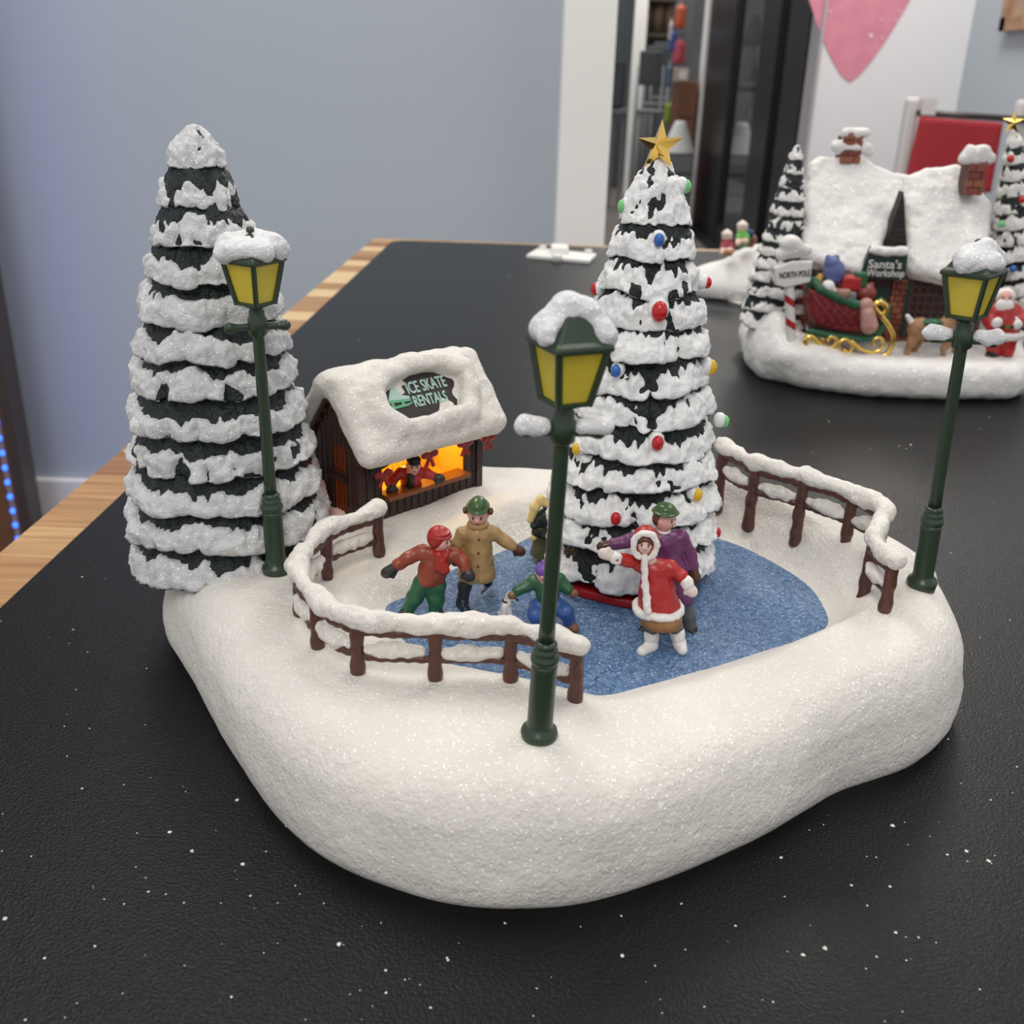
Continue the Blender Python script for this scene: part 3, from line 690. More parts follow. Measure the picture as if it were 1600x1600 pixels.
planks(0.0, HD, 7, -0.5, 0, HW, False, zf=gable)
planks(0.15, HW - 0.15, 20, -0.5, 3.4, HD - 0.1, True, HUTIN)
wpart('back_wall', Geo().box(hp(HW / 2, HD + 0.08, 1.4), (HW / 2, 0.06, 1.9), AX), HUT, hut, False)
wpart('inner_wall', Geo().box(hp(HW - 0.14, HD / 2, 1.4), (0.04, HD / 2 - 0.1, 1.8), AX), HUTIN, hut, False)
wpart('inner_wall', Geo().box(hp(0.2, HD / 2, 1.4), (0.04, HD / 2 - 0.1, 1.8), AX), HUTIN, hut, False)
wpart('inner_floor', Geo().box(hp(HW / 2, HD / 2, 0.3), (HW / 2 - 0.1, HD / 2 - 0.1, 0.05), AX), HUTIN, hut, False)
bevel(wpart('counter', Geo().box(hp(3.2, -0.02, CZ), (2.05, 0.40, 0.09), AX), COUNTER, hut, False), 0.03)
for a in (0.05, HW - 0.05):
    wpart('corner_post', Geo().box(hp(a, -0.02, 1.3), (0.15, 0.14, 1.95), AX), HUT, hut, False)
# roof timbers, snow roof with the carved sign hollow
pitch_ = math.atan2(RIDGE - EAVE, HD / 2)
sv = hw * math.cos(pitch_) + V(0, 0, math.sin(pitch_)); sn = np.cross(hu, sv)          # front slope: up direction and normal
sv2 = -hw * math.cos(pitch_) + V(0, 0, math.sin(pitch_)); sn2 = np.cross(sv2, hu)
SLEN = (HD / 2) / math.cos(pitch_)
fo = hp(0, 0, EAVE); bo = hp(0, HD, EAVE)
for o_, v_, n_ in ((fo, sv, sn), (bo, sv2, sn2)):
    wpart('roof_board', Geo().box(o_ + hu * HW / 2 + v_ * (SLEN * 0.5 - 0.2) + n_ * 0.08, (HW / 2 + 0.25, SLEN / 2 + 0.35, 0.08), (hu, v_, n_)), HUT, hut, False)
rs = Sd(0.6)
rs.box(fo + hu * (HW / 2 + 0.12) + sv * (SLEN / 2 - 0.10) + sn * 0.62, (HW / 2 + 0.50, SLEN / 2 + 0.72, 0.52), 0.46, (hu, sv, sn))
rs.box(bo + hu * (HW / 2 + 0.12) + sv2 * (SLEN / 2 - 0.20) + sn2 * 0.60, (HW / 2 + 0.45, SLEN / 2 + 0.75, 0.48), 0.44, (hu, sv2, sn2))
SGO = fo + hu * 3.4 + sv * (SLEN * 0.5) + sn * 1.0
def onroof(px, py, lift=0.0):
    o_ = SGO + sn * lift; r = ray(px, py); p_ = EYE + r * ((o_ - EYE).dot(sn) / r.dot(sn)) - SGO; return np.array((p_.dot(hu), p_.dot(sv)))
sgn = [tuple(onroof(*p)) for p in ((598, 616), (612, 602), (640, 590), (675, 586), (708, 592), (713, 612), (710, 636), (686, 642), (655, 652), (628, 655), (606, 640))]
sgc = np.mean(sgn, axis=0)
lip = [SGO + sn * 0.22 + hu * (sgc[0] + (x - sgc[0]) * 1.26) + sv * (sgc[1] + (y - sgc[1]) * 1.48) for x, y in sgn]
for i in range(len(lip)): rs.cap(lip[i], 0.26, lip[(i + 1) % len(lip)], 0.26)
rs.poly([(sgc[0] + (x - sgc[0]) * 1.06, sgc[1] + (y - sgc[1]) * 1.08) for x, y in sgn][::-1], SGO + sn * 0.9, hu, sv, 0.86, 0.05, k=0.22, sub=True)
rs.rough(0.09, 0.9, 4).rough(0.035, 0.3, 5)
rsn = wpart('roof_snow', rs.geo(0.065), SNOW, hut)
sb = wpart('sign_board', Geo().box(SGO + hu * sgc[0] + sv * sgc[1] + sn * 0.02, (2.05, 1.05, 0.06), (hu, sv, sn)), SIGNB, hut, False)
sb['label'] = 'dark sign reading ICE SKATE RENTALS'
def letters(txt, org, ux, vy, size, parent, m, extrude=0.02, align='LEFT', width=None, name='lettering'):
    c = bpy.data.curves.new(name, 'FONT'); c.body = txt; c.size = size * S; c.extrude = extrude * S; c.align_x = align; c.offset = size * S * 0.012
    c.resolution_u = 3
    o = bpy.data.objects.new(name, c); COL.objects.link(o)
    bpy.context.view_layer.update()
    me = bpy.data.meshes.new_from_object(o.evaluated_get(bpy.context.evaluated_depsgraph_get())); bpy.data.objects.remove(o); bpy.data.curves.remove(c)
    me.materials.clear(); me.materials.append(m)
    xs_ = [v.co.x for v in me.vertices]; k = width * S / (max(xs_) - min(xs_)) if width else 1.0
    w = np.cross(ux, vy); rb_ = root_base(parent)
    for v in me.vertices:
        p = (org - rb_) * S + np.asarray(ux) * v.co.x * k + np.asarray(vy) * v.co.y + w * v.co.z
        v.co = Vector(p)
    o = bpy.data.objects.new(name, me); COL.objects.link(o); o.parent = parent
    return o
def rp(px, py, lift): a = onroof(px, py, lift); return SGO + hu * a[0] + sv * a[1] + sn * lift
t0, t1 = rp(638, 616, 0.10), rp(698, 603, 0.10); tu = nrm(t1 - t0); tv = np.cross(sn, tu)
letters('ICE SKATE', t0, tu, tv, 0.66, sb, SIGNT, width=np.linalg.norm(t1 - t0))
t0, t1 = rp(649, 636, 0.10), rp(700, 626, 0.10); tu = nrm(t1 - t0); tv = np.cross(sn, tu)
letters('RENTALS', t0, tu, tv, 0.62, sb, SIGNT, width=np.linalg.norm(t1 - t0))
def flat(name, pts, m, h=0.03):
    q = [onroof(440 + x * 0.225, 510 + y * 0.225, 0.085) for x, y in pts]
    wpart(name, Geo().prism(q[::-1], SGO + sn * 0.085, hu, sv, h), m, sb, False)
flat('skate_boot', [(750, 440), (790, 425), (815, 465), (840, 480), (885, 485), (890, 510), (740, 520)], SIGNT)
flat('skate_sole', [(738, 520), (895, 502), (895, 520), (740, 540)], SKATEG, 0.04)
flat('skate_blade', [(725, 575), (885, 535), (905, 520), (905, 535), (880, 553), (735, 590)], SKATEG, 0.04)
flat('blade_stay', [(755, 530), (775, 530), (790, 570), (770, 572)], SKATEG); flat('blade_stay', [(835, 520), (855, 518), (850, 552), (830, 555)], SKATEG)
# garland and bows under the eave
gp_ = catmull([hp(0.6, -0.24, 2.25), hp(1.1, -0.26, 2.55), hp(1.9, -0.26, 2.62), hp(2.9, -0.26, 2.80), hp(4.0, -0.26, 2.72), hp(5.0, -0.26, 2.85), hp(5.9, -0.26, 2.55)], 5)
wpart('garland', Sd(0.1).chain(gp_, 0.16).rough(0.07, 0.2, 3).geo(0.05), GARL, hut)
for a, z in ((0.75, 2.55), (2.95, 2.80), (4.75, 2.85), (6.0, 2.80)):
    c = hp(a, -0.62, z - 0.42)
    b = Sd(0.08).ell(c - hu * 0.22 + V(0, 0, .06), (0.20, 0.12, 0.15), AX).ell(c + hu * 0.22 + V(0, 0, .06), (0.20, 0.12, 0.15), AX).ell(c, 0.1).cap(c, 0.06, c - hu * 0.18 - V(0, 0, 0.4), 0.08).cap(c, 0.06, c + hu * 0.16 - V(0, 0, 0.42), 0.08)
    wpart('bow', b.geo(0.04), BOW, hut)
l = bpy.data.lights.new('hut_bulb_light', 'POINT'); l.energy = 0.034; l.color = (1.0, 0.66, 0.15); l.shadow_soft_size = 0.004
lo_ = bpy.data.objects.new('hut_bulb_light', l); COL.objects.link(lo_); lo_.location = Vector(hp(3.6, 1.5, 2.7) * S)

# ------------------------------------------------------------------ people
H_ = 0.045
def person(label, Y0, foot_px, j, cfg, group='skaters on the pond', z0=None, h=H_, sc=1.0):
    """j: joints as (photo x, photo y, depth offset) on the upright plane at Y0; cfg: materials and radii."""
    J = {k: aty(v[0], v[1], Y0 + (v[2] if len(v) > 2 else 0)) for k, v in j.items()}
    ft = aty(foot_px[0], foot_px[1], Y0); o = thing('person', label, 'person', ft if z0 is None else V(ft[0], ft[1], z0), group)
    hr = cfg.get('head', 0.36) * sc; fd = nrm(cfg.get('face', (0, -1, 0))); k = 0.12 * sc
    sr = cfg.get('slim', 1.0) * sc
    sd_ = nrm(np.cross(fd, ez)); A = np.array([sd_, fd, np.cross(sd_, fd)]); uph = A[2]
    B = Sd(k); B.ell(J['head'], (hr * 0.86, hr * 0.92, hr), A)
    B.ell(J['head'] + fd * hr * 0.92 - uph * hr * 0.05, (hr * .15, hr * .2, hr * .19), A, k=0.05 * sc)
    for s_ in (-1, 1): B.ell(J['head'] + sd_ * s_ * hr * 0.85, (hr * .12, hr * .16, hr * .24), A, k=0.04 * sc)
    B.cap(J['head'] - uph * hr * 0.6, 0.15 * sc, J['chest'], 0.22 * sr); B.cap(J['chest'], 0.32 * sr, J['pelvis'], 0.30 * sr)
    for s_ in 'LR':
        B.chain([J['sh' + s_], J['el' + s_], J['wr' + s_]], [0.14 * sr, 0.12 * sr, 0.09 * sr]); B.cap(J['wr' + s_], 0.09 * sr, J['ha' + s_], 0.10 * sr)
        B.cap(J['chest'], 0.2 * sr, J['sh' + s_], 0.14 * sr)
        if 'an' + s_ in J:
            B.chain([J['pelvis'], J['hip' + s_], J['kn' + s_], J['an' + s_]], [0.2 * sr, 0.19 * sr, 0.15 * sr, 0.11 * sr]); B.cap(J['an' + s_], 0.10 * sr, J['to' + s_], 0.09 * sr)
    body = wpart('body', B.geo(h), cfg.get('skin', SKIN), o)
    c = J['head']
    for s_ in (-1, 1):
        wpart('eye', Geo().ell(c + fd * hr * 0.86 + sd_ * s_ * hr * 0.33 + uph * hr * 0.14, (hr * .09, hr * .06, hr * .10), 8, A), BLACK, body)
        wpart('eyebrow', Geo().ell(c + fd * hr * 0.86 + sd_ * s_ * hr * 0.34 + uph * hr * 0.32, (hr * .16, hr * .05, hr * .035), 8, A), cfg.get('hair', HAIR), body)
    wpart('mouth', Geo().ell(c + fd * hr * 0.84 - uph * hr * 0.38, (hr * .2, hr * .06, hr * .05), 8, A), MOUTH, body)
    # clothing
    if 'coat' in cfg:
        r = cfg.get('rt', 0.45) * sc; C = Sd(k * 1.6)
        C.cap(J['chest'], r * 0.92, J['waist'], r * cfg.get('tw', 0.95))
        if 'hem' in J: C.cap(J['waist'], r * cfg.get('tw', 0.95), J['hem'], r * cfg.get('hw', 1.1))
        for s_ in 'LR':
            ra = cfg.get('ra', 0.21) * sc
            C.cap(J['chest'] * 0.6 + J['sh' + s_] * 0.4, ra * 1.2, J['sh' + s_], ra * 1.1)
            C.chain([J['sh' + s_], J['el' + s_], J['wr' + s_]], [ra * 1.1, ra, ra * 0.95], k=0.1 * sc)
        if 'hem' in J:
            bz = J['hem'][2]; C.box(V(J['hem'][0], J['hem'][1], bz - 1.0 * sc), (2 * sc, 2 * sc, 0.80 * sc), 0.02, k=0.06 * sc, sub=True)
        if cfg.get('split'):
            a, b = aty(cfg['split'][0], cfg['split'][1], Y0 - 0.66), aty(cfg['split'][2], cfg['split'][3], Y0 - 0.62)
            C.ops.append(((lambda P, a=a, b=b: (lambda q, ab: np.linalg.norm(q - np.clip(q @ ab / ab.dot(ab), 0, 1)[:, None] * ab, axis=1) - 0.07)(P - a, b - a)), 0.1, -1))
        wpart('coat', C.rough(0.028 * sc, 0.22 * sc, 3).rough(0.012 * sc, 0.10 * sc, 4).geo(h), cfg['coat'], o)
    if 'trousers' in cfg:
        C = Sd(k); rl = cfg.get('rl', 0.24) * sc
        for s_ in 'LR':
            if 'an' + s_ in J: C.chain([J['pelvis'], J['hip' + s_], J['kn' + s_], J['an' + s_]], [rl * 1.25, rl * 1.15, rl, rl * 0.85])
        wpart('trousers', C.rough(0.024 * sc, 0.20 * sc, 5).geo(h), cfg['trousers'], o)
    for s_ in 'LR':
        if 'boots' in cfg and 'an' + s_ in J:
            an, to = J['an' + s_], J['to' + s_]; bh = cfg.get('bh', 0.25) * sc; rb_ = cfg.get('rb', 0.19) * sc
            up = nrm(J['kn' + s_] - an)
            b = wpart('boot', Sd(k).cap(an + up * bh, rb_ * 1.05, an, rb_).cap(an - V(0, 0, 0.02), rb_, to, rb_ * 0.85).geo(h), cfg['boots'], o)
            if cfg.get('cuff'): wpart('boot_cuff', Sd(k).cap(an + up * bh, rb_ * 1.2, an + up * (bh + 0.1 * sc), rb_ * 1.22).rough(0.03, 0.15, 2).geo(h), cfg['cuff'], b)
            if cfg.get('blade', True):
                d = nrm((to - an) * V(1, 1, 0.0) + V(1e-4, 0, 0)); zc_ = min(an[2], to[2]) - rb_ * 0.95; m_ = (an + to) / 2
                wpart('skate_blade', Geo().box(V(m_[0], m_[1], zc_), (np.linalg.norm(to - an) / 2 + 0.2 * sc, 0.025 * sc, 0.06 * sc), (d, V(-d[1], d[0], 0), ez)), GREYM, b, False)
        if 'mitt' in cfg:
            w_, a_ = J['wr' + s_], J['ha' + s_]; d = nrm(a_ - w_); rm = cfg.get('rm', 0.17) * sc
            side_ = nrm(np.cross(d, V(0, -1, 0)) + V(1e-4, 0, 0)); side_ = side_ if side_[0] * (1 if s_ == 'L' else -1) > 0 else -side_
            wpart('mitten', Sd(0.06 * sc).cap(w_, rm * 0.8, a_, rm).ell(a_ + d * rm * 0.5, (rm, rm * .75, rm), None).cap(w_ + d * 0.12 * sc + side_ * rm * 0.5, rm * 0.42, a_ + side_ * rm * 1.25, rm * 0.38).geo(h), cfg['mitt'], o)
    return o, J, A, hr

# woman in the fur-trimmed red coat
o, J, A, hr = person('figurine in red hooded coat with white fur trim and tan skirt', 28.6, (1035, 1020),
    dict(head=(1008, 849, -0.12), chest=(1022, 890), waist=(1026, 920), hem=(1029, 945), pelvis=(1032, 955), shL=(1000, 882), elL=(982, 876, -0.15), wrL=(962, 872, -0.35), haL=(946, 866, -0.4),
         shR=(1047, 886), elR=(1064, 900, -0.1), wrR=(1073, 910, -0.25), haR=(1080, 922, -0.3), hipL=(1020, 962), knL=(1018, 980), anL=(1018, 1008), toL=(1003, 1018, -0.35), hipR=(1050, 962), knR=(1056, 980), anR=(1062, 1006), toR=(1066, 1016, -0.3)),
    dict(head=0.31, face=(-0.12, -1, -0.02), skin=SKINP, coat=RED, rt=0.42, tw=1.25, hw=1.62, ra=0.20, trousers=GREYT, rl=0.2, boots=WHITE, bh=0.30, rb=0.2, cuff=WHITE, mitt=CREAM, rm=0.17))
hc_ = J['head']; fd = A[1]; uh = A[2]
hood = Sd(0.1).ell(hc_ - fd * 0.10 + uh * 0.05, (0.42, 0.40, 0.50), A); hood.ell(hc_ + fd * 0.36 - uh * 0.02, (0.29, 0.34, 0.36), A, k=0.05, sub=True)
wpart('hood', hood.geo(0.04), RED, o)
rim = [hc_ + fd * 0.22 + A[0] * 0.36 * math.sin(a) + uh * (0.02 + 0.43 * math.cos(a)) for a in np.linspace(-2.7, 2.7, 19)]
wpart('fur_rim', Sd(0.06).chain(rim, 0.085).rough(0.03, 0.12, 2).geo(0.035), WHITE, o)
hair = Sd(0.06).ell(hc_ + fd * 0.10 + uh * 0.16, (0.28, 0.20, 0.19), A).cap(hc_ + A[0] * 0.24 + fd * .1, 0.07, hc_ + A[0] * 0.24 - uh * 0.15 + fd * .1, 0.05).cap(hc_ - A[0] * 0.24 + fd * .1, 0.07, hc_ - A[0] * 0.24 - uh * 0.15 + fd * .1, 0.05)
hair.ell(hc_ + fd * 0.34 - uh * 0.03, (0.21, 0.20, 0.22), A, k=0.04, sub=True)
wpart('hair', hair.geo(0.035), HAIR, o)
ft = [aty(x, y, 28.6 + d) for x, y, d in ((1007, 870, -0.34), (1007, 890, -0.40), (1008, 915, -0.50), (1010, 935, -0.60), (1011, 946, -0.68), (1012, 955, -0.74))]
wpart('fur_trim', Sd(0.05).chain(ft, 0.11).rough(0.03, 0.14, 3).geo(0.035), WHITE, o)
hm = J['hem']; rr_ = 0.42 * 1.62
rimp = [hm + V(math.cos(a) * rr_ * 1.02, math.sin(a) * rr_ * 1.02, 0.10 - 0.20 + 0.03 * math.sin(3 * a)) for a in np.linspace(0, 2 * math.pi, 25)]
wpart('fur_hem', Sd(0.08).chain(rimp, 0.115).rough(0.035, 0.16, 4).geo(0.04), WHITE, o)
for s_ in 'LR':
    a, b = J['wr' + s_], J['ha' + s_]; wpart('fur_cuff', Sd(0.05).cap(a - nrm(b - a) * 0.03, 0.2, a + nrm(b - a) * 0.06, 0.2).rough(0.03, 0.12, 5).geo(0.035), WHITE, o)
sk = aty(1034, 962, 28.6)
g = Geo().lathe([(0.62, 0.35), (0.64, 0.1), (0.68, -0.25), (0.60, -0.25), (0.55, 0.1)], 24, sk); wpart('skirt', g, SKIRT, o)

def brim_hat(o, J, A, hr, m, tilt=0.0, sx=1.0, up=0.78):
    c = J['head'] + A[2] * hr * up
    h = Sd(0.08).ell(c + A[2] * hr * 0.25, (hr * 0.86 * sx, hr * 0.9, hr * 0.55), A).ell(c, (hr * 1.22 * sx, hr * 1.2, hr * 0.20), A)
    return wpart('hat', h.geo(0.035), m, o)
# man in purple coat
o, J, A, hr = person('figurine in purple coat and green hat skating behind the red-coated one', 29.9, (1060, 1000),
    dict(head=(1038, 812), chest=(1040, 848), waist=(1050, 890), hem=(1060, 932), pelvis=(1058, 925), shL=(1012, 834), elL=(980, 846, -0.1), wrL=(958, 850, -0.15), haL=(944, 853, -0.15),
         shR=(1064, 840), elR=(1078, 868, 0.1), wrR=(1083, 885, 0.0), haR=(1086, 900, -0.1), hipL=(1045, 940), knL=(1025, 960), anL=(1010, 985), toL=(1000, 992, -0.2), hipR=(1068, 940), knR=(1075, 960), anR=(1080, 988), toR=(1084, 998, -0.35)),
    dict(head=0.37, face=(0.85, -0.55, -0.05), coat=PURPLE, rt=0.47, tw=0.98, hw=1.08, ra=0.22, trousers=GREYT, rl=0.26, boots=BLACK, bh=0.2, rb=0.21, mitt=BGLOVE, rm=0.17))
brim_hat(o, J, A, hr, GHAT)
wpart('hair', Sd(0.06).ell(J['head'] - A[1] * 0.1 + A[2] * 0.02, (0.33, 0.30, 0.30), A).geo(0.04), HAIR, o)
wpart('collar', Sd(0.06).ell(J['head'] - A[2] * 0.40 + V(0.03, 0, 0), (0.24, 0.24, 0.10), A).geo(0.04), WHITE, o)

# rust jacket skater
o, J, A, hr = person('figurine in rust-orange jacket, red hat and scarf, green trousers', 30.35, (680, 958),
    dict(head=(689, 845, -0.05), chest=(685, 872), waist=(677, 890), hem=(672, 903), pelvis=(670, 905), shL=(660, 862), elL=(638, 872, -0.1), wrL=(622, 882, -0.2), haL=(607, 893, -0.25),
         shR=(712, 866), elR=(724, 878, -0.1), wrR=(728, 888, -0.2), haR=(732, 897, -0.3), hipL=(660, 912), knL=(648, 934), anL=(636, 955), toL=(628, 962, -0.2), hipR=(682, 914), knR=(681, 936), anR=(680, 955), toR=(688, 962, -0.2)),
    dict(head=0.34, face=(0.88, -0.45, -0.12), coat=RUST, rt=0.44, tw=1.02, hw=1.02, ra=0.215, trousers=GTR, rl=0.27, boots=BLACK, bh=0.1, rb=0.2, mitt=MITT, rm=0.19))
hd = J['head']
hat = Sd(0.1).ell(hd - A[1] * 0.12 + A[2] * 0.10, (0.40, 0.36, 0.40), A); hat.ell(hd + A[1] * 0.40 - A[2] * 0.14, (0.30, 0.36, 0.34), A, k=0.05, sub=True)
for q in (0.22, 0.33): hat.ell(hd + A[2] * q + A[1] * (0.12 - q * 0.4), (0.41 - q * .25, 0.36 - q * .2, 0.06), A, k=0.05)
wpart('hat', hat.geo(0.035), SCARF, o)
wpart('scarf', Sd(0.08).ell(hd - A[2] * 0.40 + A[1] * 0.02, (0.36, 0.34, 0.17), A).chain([hd - A[2] * 0.42 + A[1] * 0.25, aty(690, 876, 29.85), aty(695, 890, 29.85)], [0.14, 0.15, 0.17]).cap(aty(686, 868, 29.85), 0.13, aty(683, 888, 29.86), 0.12).rough(0.03, 0.12, 1).geo(0.04), SCARF, o)

# man in tan coat
o, J, A, hr = person('figurine in long tan coat and green hat with one leg kicked back', 31.1, (730, 955),
    dict(head=(747, 803, -0.05), chest=(747, 834), waist=(746, 862), hem=(745, 894), pelvis=(745, 880), shL=(723, 834), elL=(713, 852, -0.1), wrL=(712, 866, -0.2), haL=(712, 874, -0.25),
         shR=(771, 832), elR=(788, 845, -0.05), wrR=(801, 853, -0.1), haR=(811, 860, -0.12), hipL=(733, 890), knL=(726, 915), anL=(722, 942), toL=(727, 953, -0.35), hipR=(755, 885), knR=(756, 898, 0.2), anR=(760, 896, 0.9), toR=(762, 910, 1.0)),
    dict(head=0.40, face=(-0.05, -1, -0.28), coat=TAN, rt=0.49, tw=0.97, hw=1.34, ra=0.20, trousers=DTR, rl=0.22, boots=NAVY, bh=0.15, rb=0.2, mitt=BGLOVE, rm=0.17, split=(746, 882, 743, 915)))
brim_hat(o, J, A, hr, GHAT, sx=0.82, up=0.80)
for s_ in (-1, 1): wpart('hair_tuft', Sd(0.05).ell(J['head'] + A[0] * s_ * 0.42 + A[2] * 0.14, (0.09, 0.14, 0.13), A).geo(0.03), HAIR, o)
wpart('collar', Sd(0.06).chain([J['head'] - V(0, 0, 0.36) + V(math.cos(a) * 0.27, math.sin(a) * 0.25, 0.03 * math.sin(a)) for a in np.linspace(0, 2 * math.pi, 13)], 0.09).geo(0.04), TAN, o)
for q_ in (0, 1, 2): wpart('button', Geo().ell(J['chest'] * (1 - q_ / 3) + J['hem'] * q_ / 3 + V(0.05, -0.47 - 0.04 * q_, 0), 0.045, 8), HAIR, o)

# small child in green jacket
person_child = person('small figurine in green jacket, purple hat and blue trousers crouching behind lamp post', 29.7, (865, 985),
    dict(head=(849, 896, -0.1), chest=(855, 915), waist=(855, 925), hem=(854, 934), pelvis=(854, 940), shL=(835, 908), elL=(820, 917, -0.1), wrL=(808, 924, -0.2), haL=(801, 929, -0.25),
         shR=(874, 906), elR=(882, 915, -0.05), wrR=(888, 922, -0.15), haR=(895, 926, -0.2), hipL=(842, 946), knL=(836, 960, -0.35), anL=(841, 975, -0.1), toL=(836, 982, -0.3), hipR=(868, 946), knR=(884, 955, -0.3), anR=(890, 973, -0.1), toR=(898, 982, -0.25)),
    dict(head=0.26, face=(-0.15, -1, -0.1), coat=GJ, rt=0.36, tw=0.95, hw=0.95, ra=0.19, trousers=BTR, rl=0.25, boots=LBROWN, bh=0.05, rb=0.18, mitt=LBROWN, rm=0.13))
o, J, A, hr = person_child
wpart('hat', Sd(0.06).ell(J['head'] + A[2] * 0.16, (0.27, 0.27, 0.24), A).cap(J['head'] + A[2] * 0.2, 0.2, J['head'] + A[2] * 0.42, 0.1).geo(0.035), PHAT, o)

# skater with the yellow scarf, mostly behind the lamp post
o, J, A, hr = person('figurine in dark jacket and olive skirt trailing a yellow scarf beside decorated tree', 35.0, (860, 872),
    dict(head=(862, 795, 0), chest=(862, 818), waist=(860, 832), hem=(858, 842), pelvis=(858, 842), shL=(850, 814), elL=(842, 824, -0.1), wrL=(838, 832, -0.15), haL=(835, 838, -0.15),
         shR=(874, 814), elR=(880, 824), wrR=(882, 832), haR=(884, 838), hipL=(853, 848), knL=(852, 858), anL=(852, 868), toL=(848, 873, -0.2), hipR=(864, 848), knR=(864, 858), anR=(865, 868), toR=(866, 873, -0.2)),
    dict(head=0.32, face=(-0.9, -0.3, 0), coat=DKG, rt=0.44, tw=1.0, hw=1.1, ra=0.2, trousers=OLIVE, boots=BLACK, bh=0.1, rb=0.16, mitt=YEL, rm=0.15))
wpart('hat', Sd(0.08).ell(J['head'] + A[2] * 0.15, (0.36, 0.36, 0.30), A).geo(0.04), BLUE, o)
wpart('shawl', Sd(0.1).ell(aty(854, 810, 34.8), (0.42, 0.3, 0.40)).cap(aty(850, 815, 34.8), 0.2, aty(832, 822, 34.7), 0.08).rough(0.06, 0.2, 2).geo(0.04), DKG, o)
wpart('scarf', Sd(0.1).chain([aty(858, 790, 34.8), aty(845, 780, 34.8), aty(836, 792, 34.8), aty(829, 812, 34.8)], [0.14, 0.15, 0.18, 0.14]).geo(0.04), YEL, o)
g = Geo(); n_ = 40; sk = aty(856, 848, 34.9)
prof_ = [(0.42, 0.35), (0.52, 0.0), (0.62, -0.45)]
for r_, z_ in prof_:
    for k_ in range(n_): g.v.append((sk[0] + (r_ + 0.05 * (k_ % 2)) * math.cos(2 * math.pi * k_ / n_), sk[1] + (r_ + 0.05 * (k_ % 2)) * math.sin(2 * math.pi * k_ / n_), sk[2] + z_))
g.f = [(i * n_ + k_, i * n_ + (k_ + 1) % n_, (i + 1) * n_ + (k_ + 1) % n_, (i + 1) * n_ + k_) for i in range(2) for k_ in range(n_)] + [tuple(range(n_))]
wpart('skirt', g, OLIVE, o)

# vendor leaning out of the hut
Yv = hp(2.5, 0.15, 1.4)[1]
o, J, A, hr = person('vendor figurine in red jacket leaning over the lit hut counter', Yv, (640, 757),
    dict(head=(646, 727, -0.35), chest=(642, 742, -0.1), waist=(642, 752, 0.1), hem=(642, 758, 0.2), pelvis=(642, 757, 0.2), shL=(627, 738, -0.1), elL=(614, 748, -0.35), wrL=(612, 756, -0.55), haL=(611, 764, -0.65),
         shR=(658, 737, 0), elR=(668, 740, -0.1), wrR=(677, 744, -0.15), haR=(685, 747, -0.2)),
    dict(head=0.32, face=(0.25, -0.95, -0.2), coat=RED, rt=0.36, tw=1.0, hw=1.0, ra=0.19, mitt=MITT, rm=0.19), group='figurines at the hut', z0=hp(0, 0, CZ + 0.1)[2])
wpart('cap', Sd(0.06).ell(J['head'] + A[2] * 0.27, (0.29, 0.29, 0.15), A).ell(J['head'] + A[2] * 0.23 + A[1] * 0.22, (0.24, 0.2, 0.05), A).geo(0.035), BLACK, o)
wpart('apron', Sd(0.06).cap(J['chest'] + V(0.02, -0.28, 0.05), 0.16, J['waist'] + V(0, -0.28, -0.05), 0.2).geo(0.04), BLACK, o)

# dog
dg = aty(793, 965, 30.1); o = thing('dog', 'small white dog sitting on the ice by the crouching child', 'dog', V(dg[0], dg[1], PZ))
q = lambda x, y, d=0: aty(x, y, 30.1 + d)
wpart('body', Sd(0.09).cap(q(788, 958, .1), 0.19, q(792, 942), 0.16).ell(q(798, 932), (0.18, 0.18, 0.16)).cap(q(800, 934, -.1), 0.1, q(806, 937, -.25), 0.07).cap(q(795, 945, -.1), 0.09, q(798, 963, -.15), 0.07).cap(q(788, 948, -.15), 0.09, q(788, 964, -.2), 0.07)
      .cap(q(783, 960, .1), 0.08, q(778, 957, .2), 0.05).cap(q(796, 927, .1), 0.06, q(791, 936, .12), 0.07).geo(0.035), WHITE, o)
wpart('ear', Sd(0.05).cap(q(797, 930, -.15), 0.06, q(796, 944, -.17), 0.08).geo(0.03), WHITE, o)
wpart('nose', Geo().ell(q(808, 937, -.3), 0.05, 8), BLACK, o)
wpart('collar', Geo().tube([q(793, 938) + V(math.cos(a) * 0.16, math.sin(a) * 0.16, 0.0) for a in np.linspace(0, 2 * math.pi, 13)], 0.035, 6), BLACK, o)

# ------------------------------------------------------------------ workshop ornament behind
VB = V(25.5, 73.5, 0)
vb = thing('workshop_snow_mound', 'white snow base carrying the workshop, sleigh and two trees', 'snow base', VB)
vo = [(17.6, 80.0), (17.0, 75.0), (17.3, 71.5), (20.0, 68.6), (24.0, 67.0), (29.0, 66.7), (34.0, 67.2), (36.0, 69.0), (36.5, 75.0), (34.0, 82.0), (27.0, 84.0), (20.0, 83.0)]
sd = Sd(1.2).poly(vo, (0, 0, 1.3), (1, 0, 0), (0, 1, 0), 1.3, 1.1)
sd.ell((18.6, 73.5, 2.4), (1.6, 3.0, 2.6)).ell((27, 79, 2.0), (9, 5, 1.5)).ell((20.2, 70.6, 2.2), (2.2, 1.8, 1.2)).ell((35, 75, 2.4), (1.5, 4, 1.6)).box((26, 75, -6.0), (14, 14, 6.0), 0.01, k=0.05, sub=True)
wpart('snow_bank', sd.rough(0.06, 0.5, 3).geo(0.17), SNOWF, vb)
VP = lambda px, py, y=71.0: aty(px, py, y)

